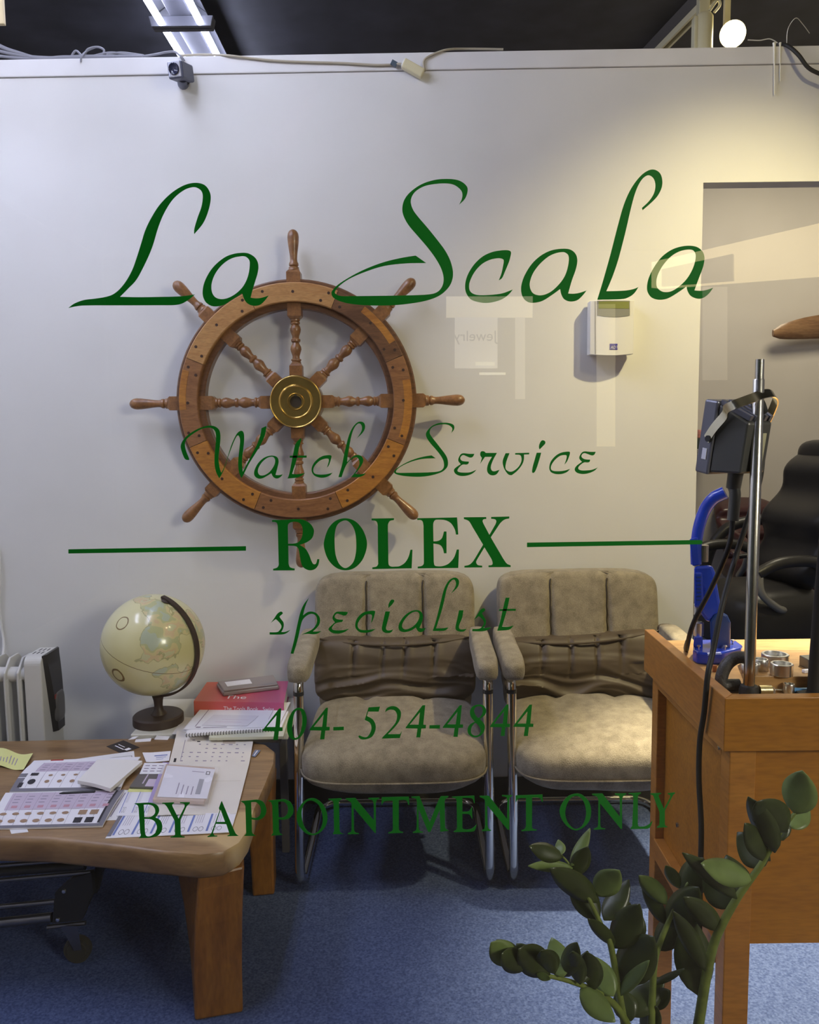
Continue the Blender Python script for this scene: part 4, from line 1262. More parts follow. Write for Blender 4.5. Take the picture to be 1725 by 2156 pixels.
def sheet(name, label, quad, z, thick, m_, lift=None, cat='paper', group='papers on the coffee table', nu=8, nv=6):
    """quad: near-left, near-right, far-right, far-left picture corners on the plane z; returns object and a (u,v,h)->point map"""
    c = [Wz(x, y, z) for x, y in quad]
    def f(u, v, h=0.0):
        p = c[0].lerp(c[1], u).lerp(c[3].lerp(c[2], u), v)
        return Vector((p.x, p.y, z + thick + h + (lift(u, v) if lift else 0)))
    mb = MB()
    top = [f(i / nu, j / nv) for j in range(nv + 1) for i in range(nu + 1)]
    bot = [p - Vector((0, 0, thick)) for p in top]
    k = len(top)
    w = nu + 1
    fs = []
    for j in range(nv):
        for i in range(nu):
            a = j * w + i
            fs.append((a, a + 1, a + w + 1, a + w))
            fs.append((k + a, k + a + w, k + a + w + 1, k + a + 1))
    for i in range(nu):
        fs.append((i, k + i, k + i + 1, i + 1)); a = nv * w + i; fs.append((a, a + 1, k + a + 1, k + a))
    for j in range(nv):
        a = j * w; fs.append((a, a + w, k + a + w, k + a)); a = j * w + nu; fs.append((a, k + a, k + a + w, a + w))
    mb.add(top + bot, fs)
    o = mb.build(name, m_, None, smooth=30)
    tag(o, label, cat, group)
    return o, f


def prints(o, f, items, m_, name='print', h=.0004):
    mb = MB()
    for it in items:
        if it[0] == 'r':
            _, u0, v0, u1, v1 = it
            n = max(1, int(abs(u1 - u0) * 8))
            k = max(1, int(abs(v1 - v0) * 6))
            for i in range(n):
                for j in range(k):
                    ua, ub = u0 + (u1 - u0) * i / n, u0 + (u1 - u0) * (i + 1) / n
                    va, vb = v0 + (v1 - v0) * j / k, v0 + (v1 - v0) * (j + 1) / k
                    mb.add([f(ua, va, h), f(ub, va, h), f(ub, vb, h), f(ua, vb, h)], [(0, 1, 2, 3)])
        elif it[0] == 'e':
            _, u, v, ru, rv = it
            n = 14
            mb.add([f(u + ru * math.cos(2 * math.pi * i / n), v + rv * math.sin(2 * math.pi * i / n), h) for i in range(n)], [tuple(range(n))])
        elif it[0] == 'o':
            _, u, v, ru, rv, w = it
            n = 18
            vs = [f(u + ru * q * math.cos(2 * math.pi * i / n), v + rv * q * math.sin(2 * math.pi * i / n), h) for q in (1, 1 - w) for i in range(n)]
            mb.add(vs, [(i, (i + 1) % n, n + (i + 1) % n, n + i) for i in range(n)])
    return mb.build(name, m_, o)


rnd = random.Random(4)
# yellow slip
o, f = sheet('note_slip', 'pale yellow curling slip at the left edge of the table', [(-30, 1612), (50, 1624), (70, 1592), (-30, 1578)], ZTAB, .0006, P_yel, lambda u, v: .012 * math.sin(u * 4.2) ** 2 * (.6 + .4 * v), 'paper', nu=16)
prints(o, f, [('r', .15 + .07 * i, .25, .17 + .07 * i, .25 + rnd.uniform(.2, .5)) for i in range(9)], P_line)
# sheets under the catalogue
o, f = sheet('paper_sheet', 'white sheet peeking out behind the open catalogue', [(150, 1612), (285, 1604), (282, 1582), (152, 1600)], ZTAB, .0012, M_paper)
prints(o, f, [('r', .1, .55, .95, .58), ('r', .95, .3, .96, .58)], P_grey)
o, f = sheet('paper_sheet', 'white sheet tucked under the catalogue front corner', [(24, 1756), (60, 1752), (56, 1744), (20, 1746)], ZTAB, .0008, M_paper)
o, f = sheet('paper_sheet', 'white sheet between the catalogue and the price sheets', [(222, 1728), (247, 1727), (285, 1665), (262, 1664)], ZTAB, .001, M_paper)
prints(o, f, [('r', .2, .1, .3, .9)], P_line)
# open catalogue: two spreads
cat = thing('open_catalogue', Wz(140, 1700, ZTAB), 'open parts catalogue with rows of small product pictures', 'catalogue')
def subsheet(name, parent, quad, z, thick, m_, lift=None):
    o, f = sheet(name, 'x', quad, z, thick, m_, lift)
    for k in ('label', 'category', 'group'):
        if k in o:
            del o[k]
    og = ORG[o]
    o.parent = parent
    o.location = og - ORG[parent]
    return o, f
lf = lambda u, v: .010 * math.sin(math.pi * min(1, v * 1.1)) ** 1.0
up, f = subsheet('page', cat, [(20, 1670), (252, 1667), (296, 1596), (72, 1604)], ZTAB + .002, .004, P_wht, lf)
prints(up, f, [('r', .0, .0, .999, .07), ('r', 0, .07, .07, .45)], P_grey, 'print')
prints(up, f, [('r', .12, .50, .99, .93)], P_lav, 'print')
prints(up, f, [('r', .15 + .105 * i, .55 + .1 * j, .2 + .105 * i, .575 + .1 * j) for i in range(8) for j in range(4)] + [('r', .12 + .105 * i, .08, .1225 + .105 * i, .93) for i in range(9)], P_line, 'print', .0006)
prints(up, f, [('r', .16, .955, .28, .995)], P_red, 'print', .0006)
prints(up, f, [('e', .15, .22, .035, .065), ('r', .10, .38, .17, .46), ('r', .045, .09, .085, .2)], P_dark, 'print', .0007)
prints(up, f, [('e', .29 + .115 * i, .22, .022, .035) for i in range(4)] + [('e', .29 + .115 * i, .38, .02, .025) for i in range(4)], P_tan, 'print', .0007)
lo, f = subsheet('page', cat, [(-25, 1748), (216, 1742), (262, 1666), (12, 1672)], ZTAB + .001, .004, P_wht, lambda u, v: .006 * math.sin(math.pi * min(1, v)))
prints(lo, f, [('r', .0, .0, .999, .06), ('r', .955, .06, 1.0, 1.0)], P_grey, 'print')
prints(lo, f, [('r', .07, .42, .93, .97)], P_lav, 'print')
prints(lo, f, [('r', .09 + .112 * i, .06, .0925 + .112 * i, .97) for i in range(8)] + [('r', .11 + .112 * i, .62 + .1 * j, .16 + .112 * i, .645 + .1 * j) for i in range(8) for j in range(3)], P_line, 'print', .0006)
prints(lo, f, [('r', .12 + .112 * i, .47, .17 + .112 * i, .54) for i in range(8)], col('print_pink', 200, 150, 165), 'print', .0006)
prints(lo, f, [('e', .08 + .107 * i, .32, .03, .035) for i in range(6)] + [('e', .07 + .107 * i, .15, .032, .04) for i in range(6)], P_tan, 'print', .0007)
prints(lo, f, [('r', .72 + .1 * i, .08, .79 + .1 * i, .2) for i in range(2)] + [('r', .935, .07, .955, .98)], P_dark, 'print', .0007)
prints(lo, f, [('r', .73 + .1 * i, .27, .80 + .1 * i, .38) for i in range(2)], P_tan, 'print', .0007)
# folded white pad on the catalogue
o, f = sheet('writing_pad', 'blank white folded pad lying on the open catalogue', [(164, 1655), (233, 1668), (300, 1609), (206, 1606)], ZTAB + .012, .010, mat('pad_white', lin(236, 232, 228), .8), lambda u, v: .006 * (1 - v) * (1 - u) + .003 * math.sin(3 * u), 'pad')
# pen at the fold
a_, b_ = Wz(125, 1671, ZTAB + .008), Wz(200, 1667, ZTAB + .008)
tag(MB().tube([a_, a_.lerp(b_, .1), b_], [.0015, .0045, .0045], 10).build('pen', M_blackpl, smooth=40), 'black pen lying in the fold of the catalogue', 'pen')
# black card
o, f = sheet('business_card', 'black business card near the table back edge', [(224, 1572), (256, 1587), (294, 1574), (260, 1559)], ZTAB, .0008, col('card_black', 45, 38, 38, .5), cat='card')
prints(o, f, [('r', .2, .3, .75, .36), ('r', .2, .5, .6, .55), ('r', .75, .35, .92, .62)], P_wht)
for q, lab in (([(284, 1563), (317, 1561), (319, 1555), (286, 1557)], 'narrow white strip at the table back edge'),
               ([(270, 1558), (284, 1556), (292, 1550), (280, 1552)], 'small white tag left of the white strip'),
               ([(325, 1557), (353, 1558), (358, 1551), (330, 1549)], 'small cream card before the globe')):
    sheet('paper_tag', lab, q, ZTAB, .001, P_wht)
o, f = sheet('folded_card', 'white folded card with blue printing behind the plastic packet', [(308, 1606), (356, 1604), (360, 1584), (300, 1586)], ZTAB + .001, .0015, P_wht, lambda u, v: .004 * abs(u - .3), 'card')
prints(o, f, [('r', .4, .55, .9, .65), ('r', .45, .38, .85, .43), ('r', .45, .2, .75, .24)], P_blue)
o, f = sheet('booklet', 'slim grey booklet left of the plastic packet', [(273, 1660), (335, 1662), (350, 1628), (297, 1626)], ZTAB + .004, .005, col('booklet_grey', 105, 100, 100, .5), cat='booklet')
prints(o, f, [('r', .35, .2, .4, .9), ('r', .5, .05, .98, .5)], P_lav)
o, f = sheet('paper_slip', 'printed white slip on top of the grey booklet', [(294, 1630), (342, 1630), (352, 1607), (304, 1607)], ZTAB + .010, .001, P_wht)
prints(o, f, [('r', .1 + .3 * i, .2 + .25 * j, .3 + .3 * i, .27 + .25 * j) for i in range(3) for j in range(3)], P_line)
sheet('sticky_note', 'yellow sticky strip under the grey booklet', [(268, 1668), (322, 1668), (326, 1659), (274, 1658)], ZTAB + .002, .0008, P_yel)
# old chart, folded in two
ch = thing('paper_chart', Wz(430, 1630, ZTAB), 'large aged paper chart unfolded on the table corner', 'chart')
o, f = subsheet('upper_leaf', ch, [(356, 1608), (525, 1608), (536, 1548), (373, 1545)], ZTAB + .002, .0014, P_old, lambda u, v: .008 * v * v)
it = []
for i in range(9):
    for j in range(6):
        if rnd.random() < .75:
            u, v = .13 + .095 * i, .06 + .13 * j
            it.append(('r', u, v, u + rnd.uniform(.015, .05), v + .028))
it.append(('r', .13, .1, .137, .72))
prints(o, f, it, P_line)
prints(o, f, [('r', .62, .62, .78, .78), ('r', .57, .74, .68, .84)], col('patch_tan', 195, 180, 165), 'print', .0006)
prints(o, f, [('r', .29, .66, .33, .69), ('r', .05, .03, .08, .15)], P_dark, 'print', .0006)
o, f = subsheet('lower_leaf', ch, [(308, 1720), (498, 1713), (525, 1608), (356, 1608)], ZTAB + .002, .0014, P_old, lambda u, v: .003 * math.sin(6 * u) * (1 - v))
prints(o, f, [('r', .1, .62, .95, .626)], col('fold_line', 205, 195, 178), 'print')
# price sheets
def price(o, f, n):
    it, it2, it3 = [], [], []
    for i in range(n):
        u = .07 + .9 * i / n
        it += [('o', u + .03, .22, .02, .11, .18), ('o', u + .075, .22, .02, .11, .18)]
        it2.append(('r', u - .03, .1, u - .012, .95))
        it3 += [('r', u + .01 + .018 * k, .5, u + .013 + .018 * k, .95) for k in range(4)]
    prints(o, f, it, P_grey, 'print'); prints(o, f, it2, P_blue, 'print'); prints(o, f, it3, P_line, 'print')
o, f = sheet('price_sheet', 'printed price sheet along the table front edge under the chart', [(222, 1766), (486, 1753), (498, 1712), (252, 1716)], ZTAB, .0015, P_wht)
price(o, f, 6)
prints(o, f, [('r', 0.0, .06, .035, .99)], P_grey)
o, f = sheet('price_sheet', 'printed price sheet under the grey booklet', [(245, 1718), (332, 1718), (352, 1664), (268, 1666)], ZTAB + .0016, .001, P_wht)
price(o, f, 3)
o, f = sheet('business_card', 'blue striped card at the right end of the table', [(530, 1592), (537, 1594), (549, 1580), (538, 1579)], ZTAB, .0008, col('card_blue', 120, 130, 160), cat='card')
prints(o, f, [('r', .4, .1, .6, .9)], P_wht)
# clear plastic packet
pk = thing('plastic_packet', Wz(385, 1660, ZTAB), 'clear plastic packet with a white address label', 'packet')
m = bpy.data.materials.new('clear_plastic'); m.use_nodes = True
nt, N, L, b = nodes_of(m)
b.inputs['Base Color'].default_value = (.85, .82, .92, 1); b.inputs['Roughness'].default_value = .12
b.inputs['Alpha'].default_value = .10
b.inputs['Specular IOR Level'].default_value = .8
M_clear = m
o, f = subsheet('contents', pk, [(322, 1690), (430, 1694), (452, 1622), (350, 1615)], ZTAB + .0085, .009, mat('kraft', lin(205, 180, 160), .7))
o, f = subsheet('label', pk, [(331, 1678), (436, 1682), (453, 1620), (352, 1612)], ZTAB + .0185, .0006, P_wht)
prints(o, f, [('r', .35 + .1 * i, .1, .37 + .1 * i, .1 + rnd.uniform(.25, .5)) for i in range(4)] + [('r', .55, .85, .8, .87)], P_line)
prints(o, f, [('r', .84, .78, .92, .9)], P_dark); prints(o, f, [('r', .855, .80, .905, .88)], P_wht, 'print', .0006)
prints(o, f, [('r', .74, .12, .84, .62)], col('print_midgrey', 165, 165, 172), 'print')
o, f = subsheet('film', pk, [(312, 1688), (436, 1698), (462, 1616), (342, 1606)], ZTAB + .0205, .001, M_clear, lambda u, v: .002 * math.sin(9 * u) * math.sin(7 * v) - .010 * (max(0, .06 - u) * 14 + max(0, .05 - v) * 14))
o, f = subsheet('seal_strip', pk, [(312, 1689), (326, 1690), (356, 1606), (343, 1605)], ZTAB + .0095, .001, mat('purple_seal', lin(180, 160, 215), .4))

# ------------------------------------------------------------------ white side table with globe and books
ZS = .42
st = thing('side_table', (-.66, 2.77, 0), 'low white side table between coffee table and wall', 'table')
M_lam = mat('white_laminate', (.72, .71, .66), .45)
MB().box((W(270, 1550, 2.58).x, 2.60, ZS - .025), (W(606, 1540, 2.6).x, 2.955, ZS)).build('tabletop', M_lam, st, bevel=.004)
for x in (W(270, 1550, 2.58).x + .02, W(606, 1540, 2.6).x - .02):
    for y in (2.625, 2.93):
        MB().box((x - .012, y - .012, 0), (x + .012, y + .012, ZS - .025)).build('leg', mat('grey_leg', (.16, .15, .15), .5), st, bevel=.002)
GC = W(323, 1357, 2.71)
GR = 107 * 2.745 / 1727
gl_ = thing('globe', (GC.x, GC.y, ZS), 'antique style cream desk globe on a round dark stand', 'globe')


GN = (CAM - GC).normalized()                 # towards the viewer
GX = (R_ - GN * R_.dot(GN)).normalized()
GZ = GN.cross(GX) if GN.cross(GX).z > 0 else GX.cross(GN)


def gvec(x, t, z):
    return GX * x + GN * t + GZ * z


def gdir(px, py):
    x, z = (px - 323) / 107, -(py - 1357) / 107
    return gvec(x, math.sqrt(max(.0, 1 - x * x - z * z)), z)


m = bpy.data.materials.new('globe_print'); m.use_nodes = True
nt, N, L, b = nodes_of(m)
tc = N.new('ShaderNodeTexCoord')
nz = N.new('ShaderNodeTexNoise'); nz.inputs['Scale'].default_value = 18; nz.inputs['Detail'].default_value = 6
L.new(tc.outputs['Object'], nz.inputs['Vector'])
nc = N.new('ShaderNodeTexNoise'); nc.inputs['Scale'].default_value = 15; nc.inputs['Detail'].default_value = 2
L.new(tc.outputs['Object'], nc.inputs['Vector'])


def mathn(op, a, bb=None):
    n = N.new('ShaderNodeMath'); n.operation = op
    for i, v in enumerate((a, bb)):
        if v is None:
            continue
        if isinstance(v, (int, float)):
            n.inputs[i].default_value = v
        else:
            L.new(v, n.inputs[i])
    return n.outputs[0]


def dist(c_):
    n = N.new('ShaderNodeVectorMath'); n.operation = 'DISTANCE'
    L.new(tc.outputs['Object'], n.inputs[0]); n.inputs[1].default_value = c_
    return n.outputs['Value']


loff = Vector((0, 0, GC.z - ZS))
lands = [((318, 1275), .20), ((335, 1300), .24), ((350, 1322), .30), ((328, 1345), .27), ((355, 1352), .22), ((318, 1362), .20), ((315, 1378), .15), ((335, 1385), .10), ((345, 1412), .12), ((362, 1425), .20), ((378, 1432), .22), ((366, 1452), .16), ((392, 1410), .12), ((372, 1300), .20), ((395, 1298), .12), ((418, 1330), .22), ((424, 1365), .12), ((385, 1330), .12), ((300, 1262), .15)]
land = None
for (x, y), rr_ in lands:
    c_ = gdir(x, y) * GR + loff
    v = mathn('SUBTRACT', rr_ * GR, dist(c_))
    land = v if land is None else mathn('MAXIMUM', land, v)
land = mathn('ADD', land, mathn('MULTIPLY', mathn('SUBTRACT', nz.outputs['Fac'], .5), .10))
mask = mathn('GREATER_THAN', land, 0.0)
edge_ = mathn('MULTIPLY', mathn('GREATER_THAN', land, -.0035), mathn('LESS_THAN', land, 0.0))
rc = N.new('ShaderNodeValToRGB')
rc.color_ramp.interpolation = 'CONSTANT'
els = rc.color_ramp.elements
els[0].position = 0; els[0].color = (*lin(150, 172, 165), 1)
els[1].position = .42; els[1].color = (*lin(160, 168, 120), 1)
for p_, c_ in ((.49, (205, 185, 130)), (.55, (205, 165, 130)), (.6, (190, 190, 150)), (.66, (200, 150, 130))):
    e = els.new(p_); e.color = (*lin(*c_), 1)
L.new(nc.outputs['Fac'], rc.inputs['Fac'])
oc = N.new('ShaderNodeValToRGB')
oc.color_ramp.elements[0].position = .35; oc.color_ramp.elements[0].color = (*lin(205, 196, 140), 1)
oc.color_ramp.elements[1].position = .7; oc.color_ramp.elements[1].color = (*lin(226, 220, 172), 1)
n3 = N.new('ShaderNodeTexNoise'); n3.inputs['Scale'].default_value = 5; L.new(tc.outputs['Object'], n3.inputs['Vector'])
L.new(n3.outputs['Fac'], oc.inputs['Fac'])


def mixc(fac, a, bb):
    n = N.new('ShaderNodeMix'); n.data_type = 'RGBA'
    L.new(fac, n.inputs['Factor'])
    for k, v in (('A', a), ('B', bb)):
        if isinstance(v, tuple):
            n.inputs[k].default_value = (*v, 1)
        else:
            L.new(v, n.inputs[k])
    return n.outputs['Result']


mute = N.new('ShaderNodeMix'); mute.data_type = 'RGBA'; mute.inputs['Factor'].default_value = .42
L.new(rc.outputs['Color'], mute.inputs['A']); L.new(oc.outputs['Color'], mute.inputs['B'])
c1 = mixc(mask, oc.outputs['Color'], mute.outputs['Result'])
c1 = mixc(edge_, c1, lin(172, 166, 118))
GA = gvec(.2, .51, .83).normalized()
# printed equator line and two cartouche rings
dp = N.new('ShaderNodeVectorMath'); dp.operation = 'DOT_PRODUCT'
sb = N.new('ShaderNodeVectorMath'); sb.operation = 'SUBTRACT'; sb.inputs[1].default_value = loff
L.new(tc.outputs['Object'], sb.inputs[0]); L.new(sb.outputs[0], dp.inputs[0]); dp.inputs[1].default_value = GA
c1 = mixc(mathn('LESS_THAN', mathn('ABSOLUTE', mathn('ADD', dp.outputs['Value'], .0)), .0011), c1, lin(120, 100, 55))
for (x, y), r0, r1 in (((260, 1314), .115, .14), ((257, 1419), .115, .155)):
    dd = mathn('DIVIDE', dist(gdir(x, y) * GR + loff), GR)
    dd = mathn('ADD', dd, mathn('MULTIPLY', mathn('SUBTRACT', nz.outputs['Fac'], .5), .06))
    c1 = mixc(mathn('MULTIPLY', mathn('GREATER_THAN', dd, r0), mathn('LESS_THAN', dd, r1)), c1, lin(125, 100, 50))
L.new(c1, b.inputs['Base Color'])
b.inputs['Roughness'].default_value = .3
b.inputs['Coat Weight'].default_value = .5
b.inputs['Coat Roughness'].default_value = .12
M_globe = m
mb = MB()
n = 48
vs = [GC + Vector((GR * math.cos(t) * math.cos(p), GR * math.sin(t) * math.cos(p), GR * math.sin(p))) for p in [-math.pi / 2 + math.pi * i / 32 for i in range(33)] for t in [2 * math.pi * j / n for j in range(n)]]
mb.add(vs, [(i * n + j, i * n + (j + 1) % n, (i + 1) * n + (j + 1) % n, (i + 1) * n + j) for i in range(32) for j in range(n)])
mb.build('ball', M_globe, gl_, smooth=80)
Mv = gvec(.77, .60, -.11); Mv = (Mv - GA * Mv.dot(GA)).normalized()
Nv = GA.cross(Mv).normalized()
M_mer = mat('globe_brown', (.055, .035, .025), .45)
mb = MB()
vs, fs = [], []
na = 40
for i in range(na + 1):
    a = math.radians(-6 + 158 * i / na)
    dr = GA * math.cos(a) + Mv * math.sin(a)
    for r_, w_ in ((GR * 1.03, -.0085), (GR * 1.03, .0085), (GR * 1.07, .0085), (GR * 1.07, -.0085)):
        vs.append(GC + dr * r_ + Nv * w_)
for i in range(na):
    for k in range(4):
        fs.append((i * 4 + k, i * 4 + (k + 1) % 4, i * 4 + 4 + (k + 1) % 4, i * 4 + 4 + k))
fs += [(0, 1, 2, 3), (na * 4 + 3, na * 4 + 2, na * 4 + 1, na * 4)]
mb.add(vs, fs); mb.build('meridian', M_mer, gl_, smooth=35)
MB().lathe(GC + GA * GR * 1.0, [(.001, 0), (.016, 0), (.018, .003), (.006, .008), (.001, .008)], rot=GA.to_track_quat('Z', 'Y').to_matrix(), n=20).build('pole_cap', M_mer, gl_, smooth=40)
bb = Wz(327, 1512, ZS)
rb = 52 * 2.78 / 1727
ye = GC.y
MB().lathe((GC.x + .006, ye, ZS), [(.001, 0), (rb, 0), (rb * 1.01, .006), (rb, .026), (rb * .94, .031), (.001, .031)], 'Z', 48).build('base', M_mer, gl_, smooth=35)
zb = GC.z - GR * 1.05
MB().lathe((GC.x + .008, ye, ZS), [(.027, .031), (.022, .04), (.017, .046), (.014, .06), (.0155, zb - ZS - .015), (.02, zb - ZS), (.001, zb - ZS + .004)], 'Z', 24).build('stem', M_mer, gl_, smooth=40)

# books and papers
bk = thing('tool_book', (-.60, 2.85, ZS), 'thick red softcover book lying on the white side table', 'book')
zb0, zb1 = ZS, ZS + .062
q = [Wz(408, 1476, zb1), Wz(598, 1479, zb1), Wz(612, 1424, zb1), Wz(436, 1436, zb1)]
mz = 2.955
for p in q:
    p.y = min(p.y, mz)
m = bpy.data.materials.new('book_cover'); m.use_nodes = True
nt, N, L, b = nodes_of(m)
tc = N.new('ShaderNodeTexCoord'); sx_ = N.new('ShaderNodeSeparateXYZ'); L.new(tc.outputs['Object'], sx_.inputs[0])
r_ = N.new('ShaderNodeMapRange'); r_.inputs['From Min'].default_value = -.18; r_.inputs['From Max'].default_value = .18
L.new(sx_.outputs['X'], r_.inputs['Value'])
cr_ = N.new('ShaderNodeValToRGB'); cr_.color_ramp.elements[0].color = (*lin(205, 100, 65), 1); cr_.color_ramp.elements[1].color = (*lin(185, 85, 135), 1)
e = cr_.color_ramp.elements.new(.45); e.color = (*lin(208, 88, 95), 1)
L.new(r_.outputs[0], cr_.inputs['Fac']); L.new(cr_.outputs[0], b.inputs['Base Color']); b.inputs['Roughness'].default_value = .3
M_bk = m
up_ = lambda P, z: [Vector((p.x, p.y, z)) for p in P]
ins = [q[0] + Vector((.004, .004, 0)), q[1] + Vector((-.003, .004, 0)), q[2] + Vector((-.004, -.004, 0)), q[3] + Vector((.004, -.004, 0))]
MB().hexa(up_(ins, zb0 + .002), up_(ins, zb1 - .002)).build('pages', mat('page_block', lin(225, 218, 205), .9), bk)
MB().hexa(up_(q, zb1 - .002), up_(q, zb1)).build('front_cover', M_bk, bk)
MB().hexa(up_(q, zb0), up_(q, zb0 + .002)).build('back_cover', M_bk, bk)
sq = [q[0] + Vector((0, -.003, 0)), q[1] + Vector((0, -.003, 0)), q[1] + Vector((0, .002, 0)), q[0] + Vector((0, .002, 0))]
spn = MB().hexa(up_(sq, zb0), up_(sq, zb1)).build('spine', M_bk, bk, bevel=.002)
vs, fs = text_mb('The Tools Book   Swiss', .020)
ux = (q[1] - q[0]).normalized()
p0 = q[0] + ux * .105 + Vector((0, -.0036, 0)); p0.z = zb1 - .030
mb = MB(); mb.add([p0 + ux * v.x * .92 + Vector((0, 0, v.y)) for v in vs], fs); mb.build('spine_title', P_wht, spn)
vs, fs = text_mb('The', .05)
uy = (q[3] - q[0]).normalized()
p0 = q[0] + ux * .10 + uy * .03; p0.z = zb1 + .0004
mb = MB(); mb.add([p0 + ux * v.x + uy * v.y for v in vs], fs); mb.build('cover_title', P_wht, bk)
cs = thing('plastic_case', Wz(520, 1445, zb1), 'slim grey translucent plastic case on the red book', 'case')
zc = zb1
c4 = [Wz(470, 1467, zc), Wz(588, 1452, zc), Wz(578, 1432, zc), Wz(456, 1447, zc)]
M_case = mat('case_grey', lin(150, 140, 138), .3)
MB().hexa(up_(c4, zc), up_(c4, zc + .016)).build('tray', M_case, cs, bevel=.005)
c5 = [c4[0].lerp(c4[2], .02), c4[1].lerp(c4[3], .02), c4[2].lerp(c4[0], .02), c4[3].lerp(c4[1], .02)]
MB().hexa(up_(c5, zc + .016), up_(c5, zc + .022)).build('lid', M_case, cs, bevel=.003)
def bl(u, v, z):
    p = c4[0].lerp(c4[1], u).lerp(c4[3].lerp(c4[2], u), v); return Vector((p.x, p.y, z))
MB().hexa([bl(.12, .35, zc + .0215), bl(.55, .35, zc + .0215), bl(.55, .8, zc + .0215), bl(.12, .8, zc + .0215)], [bl(.12, .35, zc + .0226), bl(.55, .35, zc + .0226), bl(.55, .8, zc + .0226), bl(.12, .8, zc + .0226)]).build('label', P_wht, cs)
# notebooks and loose sheets
def slab(name, label, quad, z0, z1, m_, cat):
    p = [Wz(x, y, z1) for x, y in quad]
    return tag(MB().hexa(up_(p, z0), up_(p, z1)).build(name, m_, bevel=.0006), label, cat, 'stack of papers on the side table')
slab('notebook', 'dark covered notebook at the bottom of the paper stack', [(470, 1556), (592, 1556), (606, 1506), (480, 1512)], ZS, ZS + .012, mat('cover_dark', (.07, .065, .06), .5), 'notebook')
slab('notebook', 'cream paged notebook in the middle of the paper stack', [(440, 1553), (597, 1550), (610, 1502), (450, 1506)], ZS + .0125, ZS + .022, mat('cream_pages', lin(205, 205, 185), .8), 'notebook')
nb = thing('spiral_notebook', Wz(440, 1540, ZS + .03), 'white spiral bound notebook in the paper stack', 'notebook')
zn = ZS + .0225
p = [Wz(x, y, zn + .008) for x, y in [(390, 1546), (592, 1533), (608, 1497), (415, 1504)]]
MB().hexa(up_(p, zn), up_(p, zn + .008)).build('pages', P_wht, nb, bevel=.0005)
for i in range(34):
    a_ = p[0].lerp(p[1], (i + .5) / 34)
    MB().tube([a_ + Vector((0, .005 * math.cos(t), .0055 * math.sin(t) - .004)) for t in [2 * math.pi * k / 8 for k in range(8)]], .0011, 4, closed=True).build('coil', M_blackpl, nb)
o, f = sheet('paper_sheet', 'white printed drawing on top of the spiral notebook', [(386, 1536), (586, 1531), (612, 1481), (424, 1491)], zn + .009, .001, mat('sheet_blueish', lin(236, 236, 245), .8), lambda u, v: .004 * v * u, group='stack of papers on the side table')
prints(o, f, [('r', .1, .1, .11, .9), ('r', .25, .2, .6, .21), ('r', .3, .8, .75, .81), ('r', .85, .3, .855, .8), ('r', .2, .03, .45, .06), ('r', .12, .04, .17, .09)], P_line)
o, f = sheet('paper_sheet', 'faint printed slip lying across the white drawing', [(425, 1527), (520, 1529), (545, 1507), (450, 1505)], zn + .0115, .0006, mat('slip_pale', lin(222, 220, 232), .8), group='stack of papers on the side table')
prints(o, f, [('r', .2, .3, .8, .34), ('r', .3, .55, .9, .58)], P_lav)
o, f = sheet('paper_sheet', 'white sheet poking out left under the stack', [(362, 1546), (400, 1548), (425, 1512), (388, 1510)], ZS + .001, .001, P_wht, group='stack of papers on the side table')

# ------------------------------------------------------------------ oil radiator
ht = thing('oil_radiator', (-1.33, 2.78, 0), 'white oil filled radiator with black control panel by the wall', 'heater')
M_rad = mat('radiator_white', (.62, .61, .57), .35)
HB0, HB1 = 2.71, 2.86
fx1 = W(90, 1470, HB0).x
fx0 = W(53, 1470, HB0).x
fx2 = max(W(134, 1450, HB1 - .02).x, fx1 + .016)
zt_ = W(72, 1384, HB0).z
zbt = .09
mb = MB()
n = 8
prof = [(HB0, zbt), (HB0, zt_ - .03)] + [(HB0 + .03 - .03 * math.cos(math.pi / 2 * k / 6), zt_ - .03 + .03 * math.sin(math.pi / 2 * k / 6)) for k in range(1, 7)] + [(HB1 - .02, zt_), (HB1, zt_ - .02), (HB1, zbt)]
mb.hexa([Vector((fx0, y, z)) for y, z in prof], [Vector((fx1, y, z)) for y, z in prof])
mb.build('control_box', M_rad, ht, bevel=.004)
# black panel: wedge on the right flank
zp1 = zt_ + .003
def pz(t): return zp1 - .45 * t
mb = MB()
bl_, tp_ = [], []
for t in [i / 12 for i in range(13)]:
    z = zp1 - .003 - .285 * t
    w = (1 - t * .55)
    out = fx1 + (fx2 - fx1) * (math.sin(math.pi * min(1, .32 + .62 * (1 - t))) ** .5 if t > .0 else .55)
    y0 = HB0 + .012 + .05 * t
    y1 = HB1 - .012
    bl_.append((Vector((fx1 - .001, y0, z)), Vector((out, y0 + .015, z)), Vector((out, y1 - .01, z)), Vector((fx1 - .001, y1, z))))
vs = [p for g in bl_ for p in g]
fs = [(i * 4 + k, i * 4 + (k + 1) % 4, i * 4 + 4 + (k + 1) % 4, i * 4 + 4 + k) for i in range(12) for k in range(4)] + [(3, 2, 1, 0), (48, 49, 50, 51)]
mb.add(vs, fs)
pn = mb.build('control_panel', mat('panel_black', (.035, .033, .032), .4), ht, smooth=35)
MB().sup((fx2 - .004, HB0 + .095, zt_ - .2), .010, .035, .055, .5, .5, 20, 14).build('cord_hook', mat('panel_grey', (.12, .115, .11), .4), pn, smooth=60)
MB().box((fx1 + .004, HB0 + .055, zt_ - .165), (fx2 + .001, HB0 + .07, zt_ - .15)).build('switch', mat('switch_red', (.25, .03, .02), .4), pn)
